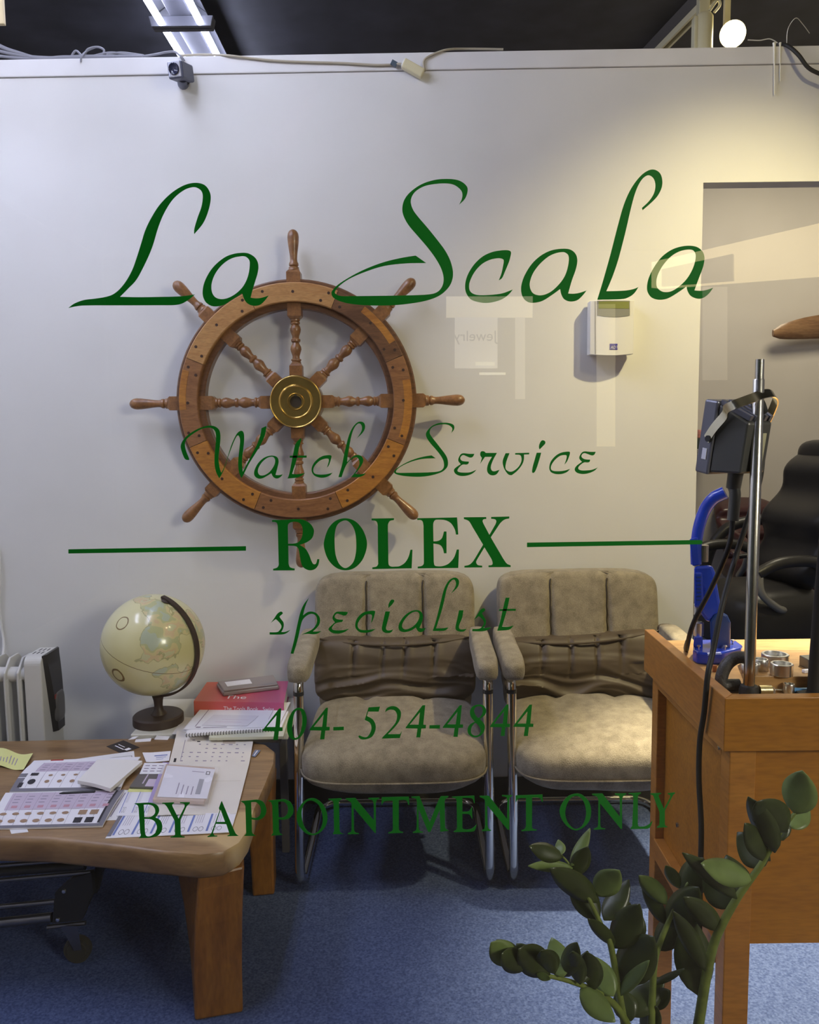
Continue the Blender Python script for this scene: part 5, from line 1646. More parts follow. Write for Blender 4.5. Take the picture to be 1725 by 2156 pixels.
for r_ in range(2):
    for k in range(3):
        MB().box((fx0 + .012 + .014 * k + r_ * .004, HB0 + .045 + r_ * .04, zt_ - .001), (fx0 + .016 + .014 * k + r_ * .004, HB0 + .07 + r_ * .04, zt_ + .0006)).build('vent_slot', M_blackpl, ht)
for k in range(6):
    x = fx0 - .022 - .045 * k
    pr = [(HB0, zbt + .03), (HB0, zt_ - .055), (HB0 + .045, zt_ - .012), (HB1 - .045, zt_ - .012), (HB1, zt_ - .055), (HB1, zbt + .03)]
    fin = MB().hexa([Vector((x - .004, y, z)) for y, z in pr], [Vector((x + .004, y, z)) for y, z in pr]).build('fin', M_rad, ht, bevel=.003)
    MB().tube([(x, HB0 + .012, zbt + .05), (x, HB0 + .012, zt_ - .08)], .009, 10).build('rib', M_rad, fin, smooth=50)
for z in (zt_ - .07, zbt + .08):
    MB().tube([(fx0, HB0 + .04, z), (fx0 - .27, HB0 + .04, z)], .026, 16).build('header_tube', M_rad, ht, smooth=50)
for x in (fx0 + .02, fx0 - .24):
    MB().box((x - .012, HB0 - .02, .035), (x + .012, HB1 + .02, zbt + .035)).build('foot', M_blackpl, ht, bevel=.004)
    for y in (HB0 - .01, HB1 + .01):
        MB().lathe((x - .01, y, .02), [(.001, 0), (.019, 0), (.019, .02), (.001, .02)], 'X', 14).build('caster', M_blackpl, ht, smooth=40)
P = [W(-4, 1150, YW - .012), W(0, 1210, YW - .012), W(-2, 1270, YW - .012), W(3, 1320, YW - .012), W(8, 1355, YW - .02), W(4, 1395, YW - .05), W(-8, 1450, YW - .1)]
tag(MB().tube(cr(P, 6), .0055, 8).build('cable', M_whitepl, smooth=60), 'white cable hanging down the wall at the left edge', 'cable')

# ------------------------------------------------------------------ folded trolley under the coffee table
YT = 2.06
tr_ = thing('folding_trolley', Wz(165, 2022, 0), 'black folding metal trolley on casters under the coffee table', 'trolley')
M_tr = mat('trolley_black', (.03, .03, .03), .4, .3)
M_trb = mat('trolley_bar', (.22, .22, .23), .3, .9)
for (a, b_, r_, m_) in (((-80, 1829), (205, 1806), .006, M_trb), ((-80, 1861), (192, 1836), .006, M_trb), ((-80, 1917), (116, 1898), .007, M_trb), ((-80, 1951), (110, 1931), .013, M_trb), ((-80, 1840), (180, 1822), .012, M_tr)):
    MB().tube([W(*a, YT), W(*b_, YT)], r_, 10).build('bar', m_, tr_, smooth=50)
p = [W(110, 1944, YT - .01), W(172, 1938, YT - .01), W(196, 1880, YT - .01), W(192, 1838, YT - .01), W(150, 1850, YT - .01), W(116, 1880, YT - .01)]
pl_ = MB().hexa(p, [v + Vector((0, .02, 0)) for v in p]).build('side_plate', M_tr, tr_)
for x, y in ((135, 1876), (122, 1936)):
    MB().lathe(W(x, y, YT - .011), [(.006, 0), (.005, .004), (.001, .005)], rot=Matrix.Rotation(math.pi / 2, 3, 'X'), n=10).build('bolt', M_alu, pl_, smooth=40)
p = [W(188, 1885, YT + .02), W(204, 1880, YT + .02), W(224, 1806, YT + .02), W(205, 1806, YT + .02)]
MB().hexa(p, [v + Vector((0, .02, 0)) for v in p]).build('strut', M_tr, tr_)
wc = W(164, 1998, YT)
wr = wc.z
cs_ = MB().hexa([W(128, 1950, YT - .018), W(163, 1950, YT - .018), W(172, 2000, YT - .018), W(156, 2002, YT - .018)], [W(128, 1950, YT - .014), W(163, 1950, YT - .014), W(172, 2000, YT - .014), W(156, 2002, YT - .014)]).build('caster_fork', M_trb, tr_)
MB().lathe((wc.x, wc.y - .012, wr), [(.001, 0), (wr * .72, 0), (wr * .75, .003), (wr * .98, .003), (wr, .008), (wr, .018), (wr * .98, .023), (.001, .024)], rot=Matrix.Rotation(math.radians(-90), 3, 'X') @ Matrix.Rotation(.0, 3, 'Z'), n=28).build('caster_wheel', mat('wheel_grey', (.05, .046, .035), .5), tr_, smooth=40)
MB().tube([W(100, 1952, YT), W(180, 1943, YT)], .006, 8).build('axle_bar', M_trb, tr_)

# ------------------------------------------------------------------ watchmaker's bench
Y1, Y2 = 1.36, 1.84
BN = W(1527, 1470, Y1)
BX = BN.x                     # outer left face of the rim
ZR = BN.z                     # top of the rim
ZRB = W(1527, 1583, Y1).z
ZBT = ZR - .032               # working surface
BXR = 1.75
Wd_bn = wood('bench_wood', (.50, .205, .030), (.40, .15, .02), 3.0, (1.2, 1.2, 6), .42, coat=.15, distort=1.0)
Wd_bf = wood('bench_front', (.46, .18, .012), (.38, .14, .009), 3.0, (1.0, 6, 6), .45, coat=.1, distort=1.0)
Wd_bt = wood('bench_top', (.52, .30, .11), (.42, .22, .07), 3.0, (1.0, 6, 6), .45)
bn = thing('workbench', (1.15, 1.60, 0), 'orange stained wooden workbench with raised rim at right', 'workbench')
th = .022
# mitred rim boards
MB().hexa([(BX, Y1, ZRB), (BX + th, Y1 + th, ZRB), (BX + th, Y2, ZRB), (BX, Y2, ZRB)], [(BX, Y1, ZR), (BX + th, Y1 + th, ZR), (BX + th, Y2, ZR), (BX, Y2, ZR)]).build('rim_board', Wd_bn, bn, bevel=.0015)
MB().hexa([(BX, Y1, ZRB), (BXR, Y1 - .006, ZRB), (BXR, Y1 + th, ZRB), (BX + th, Y1 + th, ZRB)], [(BX, Y1, ZR), (BXR, Y1 - .006, ZR), (BXR, Y1 + th, ZR), (BX + th, Y1 + th, ZR)]).build('rim_board', Wd_bf, bn, bevel=.0015)
MB().box((BX + th, Y1 + th, ZBT - .02), (BXR, Y2 + .02, ZBT)).build('worktop', Wd_bt, bn)
LX = BX + .016
LW = .046
for y0 in (Y1 + .012, Y2 - .055):
    for x0 in (LX, BXR - .08):
        MB().box((x0, y0, 0), (x0 + LW, y0 + .04, ZRB + .01)).build('leg', Wd_bn, bn, bevel=.002)
ZPB = W(1600, 1985, Y1 + .02).z
MB().box((LX + LW - .002, Y1 + .018, ZPB), (BXR - .08, Y1 + .032, ZRB + .005)).build('front_panel', Wd_bf, bn)
MB().box((LX + .020, Y1 + .05, ZPB - .03), (LX + .034, Y2 - .05, ZRB + .005)).build('side_panel', Wd_bf, bn)
MB().box((LX, Y1 + .052, ZRB - .028), (LX + .02, Y2 - .055, ZRB + .004)).build('top_rail', Wd_bn, bn, bevel=.0015)
MB().box((LX - .003, Y1 + .052, ZPB - .06), (LX + .02, Y2 - .055, ZPB - .015)).build('bottom_rail', Wd_bn, bn, bevel=.0015)
for px_, py_ in ((1419, 1455), (1517, 1573), (1428, 1737)):
    r = ray(px_, py_)
    p = CAM + r * ((LX - .001) / r.x)
    MB().lathe(p, [(.0055, 0), (.005, .003), (.001, .004)], rot=Matrix(((0, 0, -1), (0, 1, 0), (1, 0, 0))), n=12).build('screw_head', M_steel, bn, smooth=40)

# raised die board on the bench
zd = ZBT + .030
pp = [Wz(1588, 1424, zd), Wz(1722, 1424, zd), Wz(1722, 1368, zd), Wz(1560, 1368, zd)]
pp[0].x = W(1585, 1424, pp[0].y).x
for p in pp:
    p.y = min(p.y, Y2)
db = tag(MB().hexa([Vector((p.x, p.y, ZBT)) for p in pp], [Vector((p.x, p.y, zd)) for p in pp]).build('die_board', Wd_bt, bevel=.001), 'raised pine board holding the metal dies', 'board')


def die(px_, py_, rpx, hpx, z, label, hollow=True, m_=None):
    p = Wz(px_, py_, z)
    s = p.y / FPX
    r, h = rpx * s, hpx * s
    if hollow:
        prof = [(r * .95, 0), (r, .001), (r, h - .001), (r * .96, h), (r * .80, h), (r * .78, h - .002), (r * .76, h * .45), (r * .5, h * .42), (r * .48, h * .6), (r * .3, h * .6), (.0005, h * .6)]
    else:
        prof = [(r * .95, 0), (r, .001), (r, h - .001), (r * .94, h), (.0005, h)]
    tag(MB().lathe(p, prof, 'Z', 28).build('press_die', m_ or M_alu, smooth=35), label, 'die', 'dies and pegs on the bench')


die(1632, 1399, 28, 24, zd, 'largest round aluminium die at the back of the die board')
die(1646, 1421, 23, 26, zd, 'second largest round aluminium die, in front of the largest')
die(1602, 1410, 15, 24, zd, 'medium aluminium die just right of the steel pole')
die(1578, 1417, 18, 20, zd, 'aluminium die half hidden behind the steel pole')
die(1611, 1412, 7.5, 20, zd, 'slim aluminium die in the middle of the die board')
die(1613, 1462, 19, 15, ZBT, 'low aluminium ring die on the worktop before the die board')
die(1661, 1460, 12, 22, ZBT, 'small aluminium die standing beside the blue screwdriver')
die(1661, 1414, 4.4, 12, zd, 'copper coloured peg on the right of the die board', False, mat('copper_peg', (.35, .12, .04), .5))
die(1505, 1414, 4.8, 14, ZBT, 'copper coloured peg behind the bench rim', False, mat('copper_peg', (.35, .12, .04), .5))
for (x, y), lab in (((1690, 1467), 'small white scrap near the lamp stem on the worktop'), ((1698, 1416), 'white scrap on the die board edge')):
    p = Wz(x, y, ZBT if y > 1440 else zd)
    tag(MB().obox(p + Vector((0, 0, .003)), .007, .004, .003, Matrix.Rotation(.3, 3, 'Z')).build('paper_scrap', P_wht, bevel=.001), lab, 'scrap')
a_, b_ = Wz(1632, 1452, ZBT + .006), Wz(1712, 1454, ZBT + .006)
sd = thing('screwdriver', (a_ + b_) / 2 - Vector((0, 0, .006)), 'blue screwdriver lying on the bench worktop', 'screwdriver')
MB().tube([a_.lerp(b_, .35), a_.lerp(b_, .4), a_.lerp(b_, .6), b_], [.003, .006, .005, .0058], 12).build('handle', mat('blue_handle', (.05, .22, .50), .35), sd, smooth=40)
MB().tube([a_, a_.lerp(b_, .36)], .002, 8).build('shaft', M_steel, sd, smooth=40)
p0 = Wz(1702, 1404, zd)
tag(MB().hexa([Vector((p0.x - .01, p0.y - .02, zd)), Vector((p0.x + .09, p0.y - .03, zd)), Vector((p0.x + .09, p0.y + .03, zd)), Vector((p0.x - .012, p0.y + .012, zd))], [Vector((p0.x - .01, p0.y - .02, zd + .02)), Vector((p0.x + .09, p0.y - .03, zd + .02)), Vector((p0.x + .09, p0.y + .03, zd + .02)), Vector((p0.x - .012, p0.y + .012, zd + .02))]).build('steel_block', mat('dark_steel', (.2, .2, .19), .35, .8), bevel=.0015), 'dark steel bench block at the right of the die board', 'block')

# ---- blue hand press
YP = Wz(1510, 1392, ZBT).y + .03
pr = thing('hand_press', W(1500, 1395, YP), 'cobalt blue lever hand press on the bench', 'press')
M_bl = mat('press_blue', (.02, .06, .55), .22, coat=.4)
M_bl2 = mat('press_blue_dark', (.012, .05, .24), .3, coat=.3)


def w3(px_, py_, dy=0.0):
    return W(px_, py_, YP + dy)


zb_ = ZBT
def flat(px_, dy):
    p = W(px_, 1390, YP + dy); return (p.x, p.y)
base = [flat(1459, -.03), flat(1468, -.05), flat(1490, -.06), flat(1520, -.055), flat(1560, -.02), flat(1563, .0), flat(1545, .05), flat(1470, .05), flat(1460, .02)]
MB().hexa([Vector((x, y, zb_)) for x, y in base], [Vector((x, y, zb_ + .026)) for x, y in base]).build('base', M_bl, pr, bevel=.004)
def slabp(pts, d0, d1):
    return [w3(x, y, d0) for x, y in pts], [w3(x, y, d1) for x, y in pts]
MB().hexa(*slabp([(1498, 1374), (1538, 1374), (1539, 1310), (1532, 1295), (1520, 1288), (1505, 1292), (1495, 1308)], -.025, .03)).build('foot_block', M_bl2, pr, bevel=.005)
MB().hexa(*slabp([(1462, 1192), (1500, 1190), (1506, 1205), (1522, 1300), (1490, 1310), (1474, 1290), (1480, 1240), (1462, 1215)], -.02, .03)).build('frame', M_bl, pr, bevel=.006)
gd = MB().hexa(*slabp([(1462, 1205), (1479, 1205), (1483, 1278), (1463, 1280)], -.028, .02)).build('ram_guide', M_bl, pr, bevel=.004)
for i in range(7):
    MB().hexa(*slabp([(1468, 1214 + i * 8), (1477, 1214 + i * 8), (1477, 1216.5 + i * 8), (1468, 1216.5 + i * 8)], -.030, -.027)).build('rib', M_bl2, gd)
MB().lathe(w3(1481, 1182), [(.001, 0), (.0105, 0), (.0105, .035), (.001, .035)], 'Z', 18).build('ram', M_steel, pr, smooth=40)
hd = cr([w3(1466, 1188, -.0), w3(1466, 1150), w3(1472, 1110), w3(1484, 1075), w3(1502, 1050, -.01), w3(1527, 1037, -.02)], 6)
MB().tube(hd, [.011 + .003 * i / len(hd) for i in range(len(hd))], 16).build('lever', M_bl, pr, smooth=50)
MB().hexa(*slabp([(1452, 1135), (1470, 1130), (1474, 1190), (1458, 1192)], -.014, .014)).build('pivot_cheek', M_bl, pr, bevel=.003)
MB().lathe(w3(1470, 1284), [(.001, -.01), (.009, -.01), (.009, .012), (.001, .012)], 'Z', 16).build('ram_tip', M_alu, pr, smooth=40)
MB().lathe(w3(1471, 1338), [(.001, 0), (.0105, 0), (.0105, .028), (.008, .030), (.008, .02), (.001, .02)], 'Z', 20).build('lower_die', M_alu, pr, smooth=40)
MB().hexa(*slabp([(1462, 1340), (1480, 1340), (1480, 1368), (1460, 1362)], -.02, .012)).build('die_seat', M_bl, pr, bevel=.003)
for x, y, d in ((1527, 1370, -.035), (1543, 1355, .01), (1472, 1362, -.03)):
    p = w3(x, y, d); p.z = zb_ + .026
    MB().lathe(p, [(.0015, 0), (.0015, .006), (.0042, .0065), (.004, .009), (.001, .0095)], 'Z', 10).build('screw', M_alu, pr, smooth=40)

# ---- steel pole in its cast clamp
YPO = 1.545
pb = Wz(1577, 1466, ZBT)
YPO = pb.y
pt_ = W(1579, 757, YPO)
zj = W(1579, 800, YPO).z
pole = thing('steel_pole', (pb.x, YPO, ZBT), 'upright telescopic steel pole standing at the bench front', 'pole')
MB().lathe((pb.x, YPO, ZBT), [(.001, 0), (.0100, 0), (.0100, zj - ZBT), (.0094, zj - ZBT + .001), (.001, zj - ZBT + .001)], 'Z', 20).build('lower_tube', M_steel, pole, smooth=40)
MB().lathe((pb.x + .001, YPO, zj), [(.0076, 0), (.0076, pt_.z - zj), (.001, pt_.z - zj)], 'Z', 20).build('upper_tube', M_steel, pole, smooth=40)
MB().lathe((pb.x, YPO, ZBT), [(.001, 0), (.017, 0), (.0175, .012), (.0155, .02), (.0102, .022)], 'Z', 20).build('rubber_foot', M_rubber, pole, smooth=40)
MB().lathe((pb.x + .018, YPO - .002, ZBT + .012), [(.001, 0), (.009, 0), (.009, .022), (.006, .024), (.001, .024)], 'X', 14).build('clamp_screw', mat('zinc_yellow', (.6, .52, .3), .35, 1.0), pole, smooth=40)
cp = []
for x, y in ((1572, 1384), (1552, 1385), (1535, 1395), (1524, 1412), (1519, 1432), (1524, 1452), (1540, 1463), (1556, 1466)):
    p = W(x, y, YPO + .03); p.z = max(p.z, ZBT + .012); cp.append(p)
MB().tube(cr(cp, 5), .0115, 12).build('cast_clamp', mat('cast_iron', (.09, .085, .08), .55, .5, bump=.4, bscale=250), pole, smooth=60)

# ---- floodlight on the pole
YF = YPO + .045
fl = thing('floodlight', W(1548, 1000, YF), 'grey cast floodlight bracketed to the steel pole', 'floodlight')
M_fl = mat('flood_grey', (.10, .098, .09), .35, .3)
M_fl2 = mat('flood_slate', (.17, .17, .2), .35, .3)
fc = W(1553, 925, YF)
RF = Matrix.Rotation(math.radians(27), 3, 'Z') @ Matrix.Rotation(math.radians(9), 3, 'X')
def lf3(x, y, z):
    return fc + RF @ Vector((x, y, z))
k = YF / FPX
fw_, fh_ = 52 * k, 78 * k
MB().obox(lf3(0, .032, 0), fw_, .016, fh_, RF).build('front_frame', M_fl2, fl, bevel=.004)
# tapered rear housing
o_ = [lf3(-fw_ * .92, .016, -fh_ * .93), lf3(fw_ * .92, .016, -fh_ * .93), lf3(fw_ * .92, .016, fh_ * .93), lf3(-fw_ * .92, .016, fh_ * .93)]
i_ = [lf3(-fw_ * .66, -.045, -fh_ * .80), lf3(fw_ * .66, -.045, -fh_ * .80), lf3(fw_ * .66, -.045, fh_ * .55), lf3(-fw_ * .66, -.045, fh_ * .55)]
MB().hexa(o_, i_).build('housing', M_fl, fl, bevel=.004)
for i in range(5):
    u = -.82 + .41 * i
    lo_ = [lf3(u * fw_ * .95 - .0035, .018, fh_ * .90), lf3(u * fw_ * .95 + .0035, .018, fh_ * .90), lf3(u * fw_ * .66 + .0035, -.043, fh_ * .58), lf3(u * fw_ * .66 - .0035, -.043, fh_ * .58)]
    up3 = RF @ Vector((0, -.004, .010))
    MB().hexa(lo_, [v + up3 for v in lo_]).build('cooling_fin', M_fl2, fl, bevel=.0008)
MB().obox(lf3(fw_ * .2, -.0465, -fh_ * .15), fw_ * .18, .001, fh_ * .42, RF).build('rating_label', mat('label_olive', (.45, .43, .28), .6), fl)
MB().obox(lf3(-fw_ - .0005, .03, -fh_ * .45), .0008, .005, fh_ * .15, RF).build('side_label', P_wht, fl)
MB().lathe(lf3(.0, -.008, -fh_ - .022), [(.001, 0), (.013, 0), (.014, .03), (.001, .03)], rot=RF, n=16).build('cable_gland', M_fl, fl, smooth=40)
# U bracket (flat strap)
def strap(pts, wid, thk, name, m_, par):
    mb = MB()
    vs, fs = [], []
    pts = [Vector(p) for p in pts]
    for i, p in enumerate(pts):
        t_ = (pts[min(i + 1, len(pts) - 1)] - pts[max(i - 1, 0)]).normalized()
        s_ = RF @ Vector((0, .72, .70))
        n_ = t_.cross(s_).normalized()
        for a, b in ((-1, -1), (1, -1), (1, 1), (-1, 1)):
            vs.append(p + s_ * wid * a + n_ * thk * b)
    for i in range(len(pts) - 1):
        for k_ in range(4):
            fs.append((i * 4 + k_, i * 4 + (k_ + 1) % 4, i * 4 + 4 + (k_ + 1) % 4, i * 4 + 4 + k_))
    fs += [(0, 1, 2, 3), tuple(len(vs) - 1 - q for q in range(4))]
    mb.add(vs, fs)
    return mb.build(name, m_, par, smooth=30)
bp_ = [lf3(-fw_ - .004, .026, -fh_ * .05), lf3(-fw_ - .004, .012, fh_ * .3), lf3(-fw_ - .003, -.006, fh_ * .66), W(1530, 861, YF - .045), W(1545, 853, YPO - .022), W(1566, 845, YPO - .022), W(1585, 838, YPO - .020), W(1600, 832, YPO - .014), W(1618, 828, YPO + .0), W(1630, 831, YPO + .01), W(1634, 842, YPO + .022), W(1627, 862, YPO + .04), W(1616, 888, YPO + .058), W(1612, 920, YPO + .07)]
strap(cr(bp_, 4), .0085, .0013, 'bracket', mat('zinc_strap', (.72, .68, .52), .2, 1.0), fl)
for s in (-1, 1):
    MB().lathe(lf3(s * (fw_ + .003), .022, -fh_ * .02), [(.001, -.004), (.006, -.004), (.006, .004), (.001, .004)], rot=RF @ Matrix.Rotation(math.pi / 2, 3, 'Y'), n=12).build('pivot_bolt', M_rubber, fl, smooth=40)
kb = W(1602, 853, YPO + .002)
MB().tube([kb, W(1586, 851, YPO)], .007, 10).build('clamp_knob', M_rubber, fl, smooth=40)
MB().tube([W(1598, 836, YPO), kb, W(1611, 868, YPO + .006)], [.006, .009, .006], 10).build('wing_nut', M_rubber, fl, smooth=40)
g_ = lf3(.0, -.008, -fh_ - .02)
MB().tube(cr([g_, W(1548, 1040, YF), W(1545, 1080, YF), W(1543, 1096, YF)], 4), .0105, 14).build('strain_relief', M_fl, fl, smooth=50)
# the two cords
P = [W(1543, 1094, YF), W(1541, 1120, YF), W(1535, 1150, YF), W(1518, 1195, YF + .02), W(1495, 1245, YF + .06), W(1466, 1300, YF + .10), W(1453, 1335, YF + .13), Wz(1446, 1368, ZBT + .006), Wz(1446, 1358, ZBT + .006), Wz(1448, 1350, ZBT + .006)]
tag(MB().tube(cr(P, 6), .0048, 10).build('power_cord', M_rubber, smooth=60), 'black cord from the floodlight to behind the bench rim', 'cord', 'cords of the floodlight')
P = [W(1597, 915, YF + .012), W(1606, 950, YF + .015), W(1602, 1000, YF + .015), W(1592, 1040, YF + .012), W(1570, 1110, YF), W(1547, 1180, YF), W(1522, 1270, YF - .05), W(1502, 1370, YF - .07)]
def onside(px_, py_, x):
    r = ray(px_, py_); return CAM + r * (x / r.x)
P += [onside(1491, 1420, BX - .008), onside(1483, 1500, BX - .008), onside(1474, 1560, BX - .008), onside(1472, 1640, BX - .006), onside(1477, 1740, BX - .004), onside(1475, 1840, BX - .004), onside(1473, 1960, BX - .004)]
tag(MB().tube(cr(P, 6), .0050, 10).build('power_cord', M_rubber, smooth=60), 'black cord hanging down over the bench side', 'cord', 'cords of the floodlight')

# ---- bench lamp stem at the right edge
bl0 = Wz(1714, 1464, ZBT)
lp = thing('bench_lamp', bl0, 'black bench lamp stem at the right edge of the view', 'lamp')
p1 = W(1736, 1130, bl0.y)
p2 = p1 + Vector((.10, .06, .18))
MB().tube([bl0, bl0.lerp(p1, .5), p1], [.0125, .0115, .0085], 14).build('lower_arm', M_rubber, lp, smooth=50)
MB().lathe(bl0, [(.001, 0), (.03, 0), (.03, .006), (.013, .009), (.001, .01)], 'Z', 20).build('base', M_rubber, lp, smooth=40)
MB().tube([p1, p2], .0085, 12).build('upper_arm', M_rubber, lp, smooth=50)
MB().lathe(p2, [(.06, -.07), (.062, -.07), (.03, 0), (.012, .02), (.001, .02), (.001, .015), (.025, -.005), (.058, -.069)], 'Z', 24).build('shade', M_rubber, lp, smooth=40)
bl_l = bpy.data.lights.new('bench_lamp_light', 'POINT'); bl_l.energy = 2.2; bl_l.color = (1, .82, .5); bl_l.shadow_soft_size = .025
o = bpy.data.objects.new('bench_lamp_light', bl_l); COL.objects.link(o); o.location = p2 + Vector((0, 0, -.045))

# ------------------------------------------------------------------ back room: chairs, propeller, shelf
M_lea = mat('black_leather', (.022, .021, .023), .38, bump=.15, bscale=60)
M_mar = mat('maroon_leather', (.055, .018, .020), .3, bump=.15, bscale=60)
M_sil = mat('silver_arm', (.35, .34, .32), .35, .6)


def office_chair(loc, rz, label, m_, high, st=.085):
    t = thing('office_chair', (0, 0, 0), label, 'chair', 'office chairs in the back room')
    # local: faces -y, origin on the floor under the column
    MB().sup((0, 0, .555 - st), .28, .28, st, .5, .5, 40, 20, lambda p: Vector((p.x, p.y, p.z - .03 * max(0, -p.y / .26) ** 3))).build('seat', m_, t, smooth=80)
    def fbk(p):
        q = p.copy()
        s = q.z / high
        q.x *= 1 - .22 * max(0, s) ** 2
        if q.y < 0:
            q.y -= .03 * math.cos(s * 9)
        q.y += .14 * s + .05 * s * s
        return q
    MB().sup((0, .25, .50 + high), .25, .06, high, .45, .5, 48, 40, fbk).build('backrest', m_, t, smooth=80)
    if high > .32:
        MB().sup((0, .40, .50 + 1.78 * high), .20, .065, .105, .6, .6, 32, 18).build('headrest', m_, t, smooth=80)
    for s in (-1, 1):
        MB().tube(cr([(s * .26, .2, .66), (s * .31, .08, .71), (s * .32, -.1, .71), (s * .31, -.22, .66)], 5), .03, 12).build('armrest', m_, t, smooth=60)
        MB().tube(cr([(s * .31, -.21, .66), (s * .32, -.2, .56), (s * .29, -.08, .47), (s * .24, .0, .45)], 5), .02, 10).build('arm_support', M_sil, t, smooth=60)
    MB().tube([(0, 0, .1), (0, 0, .44)], .028, 12).build('column', M_blackpl, t, smooth=40)
    for k in range(5):
        a = 2 * math.pi * k / 5
        MB().tube([(0, 0, .12), (.29 * math.cos(a), .29 * math.sin(a), .075)], [.03, .018], 8).build('base_arm', M_blackpl, t, smooth=40)
        MB().lathe((.29 * math.cos(a), .29 * math.sin(a) - .015, .03), [(.001, 0), (.03, 0), (.03, .03), (.001, .03)], 'Y', 12).build('caster', M_blackpl, t, smooth=40)
    t.location = loc
    t.rotation_euler = (0, 0, rz)
    return t


office_chair((1.89, 4.40, 0), math.radians(-78), 'high backed black leather office chair facing left', M_lea, .40, .17)
B_ = office_chair((2.33, 5.17, 0), math.radians(8), 'low maroon leather office chair with black hoop arms', M_mar, .205)
hoop = cr([W(x, y, 4.84) - Vector((2.33, 5.17, 0)) for x, y in ((1484, 1196), (1500, 1150), (1532, 1112), (1580, 1097), (1640, 1094), (1684, 1104))], 6)
rz8 = Matrix.Rotation(math.radians(-8), 3, 'Z')
ORG[B_] = Vector((0, 0, 0))
MB().tube([rz8 @ v for v in hoop], .032, 12).build('arm_hoop', M_lea, B_, smooth=60)
low = [W(x, y, 4.84) - Vector((2.33, 5.17, 0)) for x, y in ((1556, 1172), (1600, 1166), (1680, 1164))]
MB().tube([rz8 @ v for v in low], .014, 10).build('arm_rail', M_lea, B_, smooth=60)

Wd_pr = wood('propeller_wood', (.36, .20, .09), (.22, .11, .05), 4, (1, 6, 6), .35, coat=.3)
YQ = YR - .08
q0 = W(1625, 702, YQ)
prp = thing('wooden_propeller', (q0.x + .8, YR, q0.z), 'wooden propeller mounted on the back room wall', 'propeller')
def blade(sgn):
    mb = MB()
    hubx = q0.x + .8
    vs, fs = [], []
    ns = 16
    for i in range(ns + 1):
        t = i / ns
        x = t * .8
        ch = .062 * (math.sin(math.pi * min(1, .12 + .85 * t) ** .9) ** .6) + .012 if t < .985 else .018
        tw = math.radians(55 - 35 * t)
        zc = .05 * t * 0 + .10 * (1 - t)
        for k in range(8):
            a = 2 * math.pi * k / 8
            u, w = ch * 1.05 * math.cos(a), .016 * math.sin(a)
            y = -u * math.sin(tw) * .6 + w * math.cos(tw)
            z = u * math.cos(tw) + w * math.sin(tw)
            vs.append(Vector((hubx + sgn * x, YQ - .02 + y, q0.z + .04 * math.sin(math.pi * t) + .03 * t * 0 + z * 1.25)))
    for i in range(ns):
        for k in range(8):
            fs.append((i * 8 + k, i * 8 + (k + 1) % 8, i * 8 + 8 + (k + 1) % 8, i * 8 + 8 + k))
    fs += [tuple(range(8)), tuple(ns * 8 + k for k in range(7, -1, -1))]
    mb.add(vs, fs)
    mb.build('blade', Wd_pr, prp, smooth=60)
blade(-1); blade(1)
MB().lathe((q0.x + .8, YR, q0.z), [(.001, -.001), (.07, -.001), (.07, -.14), (.001, -.14)], rot=Matrix(((1, 0, 0), (0, 0, 1), (0, -1, 0))), n=24).build('hub', Wd_pr, prp, smooth=40)

s0 = W(1468, 945, 5.4)
sh = tag(MB().box((s0.x - .5, 5.25, s0.z - .025), (W(1486, 945, 5.4).x + .06, YR, s0.z)).build('wall_shelf', mat('grey_shelf', (.32, .31, .29), .5), bevel=.002), 'grey shelf glimpsed past the partition edge in the back room', 'shelf')
tag(MB().box((s0.x - .05, 5.35, s0.z), (W(1483, 930, 5.4).x, 5.48, s0.z + .07)).build('storage_box', mat('dark_green_box', (.03, .045, .04), .5), bevel=.003), 'dark box on the back room shelf', 'box')
tag(MB().hexa([(s0.x - .05, 5.36, s0.z + .071), (W(1484, 905, 5.4).x, 5.36, s0.z + .071), (W(1484, 905, 5.4).x, 5.46, s0.z + .071), (s0.x - .05, 5.46, s0.z + .071)], [(s0.x - .05, 5.36, s0.z + .13), (W(1484, 905, 5.4).x, 5.36, s0.z + .12), (W(1484, 905, 5.4).x, 5.46, s0.z + .12), (s0.x - .05, 5.46, s0.z + .13)]).build('red_packet', mat('red_white_pack', (.5, .2, .16), .5, var=.7, vscale=30), bevel=.003), 'red and white packet on the dark box', 'packet')

# ------------------------------------------------------------------ potted plant just inside the glass
YPL = 1.22
M_leafd = mat('leaf_dark', (.038, .052, .014), .36, var=.3, vscale=30, coat=.08)
M_leafl = mat('leaf_light', (.15, .21, .06), .4, var=.2, vscale=30, coat=.08)
M_stem = mat('stem_green', (.15, .19, .035), .45, var=.25, vscale=60)
pc = Vector((W(1400, 2156, YPL).x, YPL, 0))
plant = thing('potted_plant', pc, 'leafy green potted plant standing just inside the glass', 'plant')
MB().lathe(pc, [(.001, 0), (.095, 0), (.125, .27), (.13, .27), (.13, .30), (.118, .30), (.112, .262), (.001, .262)], 'Z', 36).build('pot', mat('pot_clay', (.09, .085, .08), .5), plant, smooth=40)
MB().lathe(pc, [(.115, .255), (.10, .275), (.04, .28), (.001, .279)], 'Z', 24).build('soil', mat('soil', (.03, .02, .014), .95, bump=.6, bscale=80), plant, smooth=60)
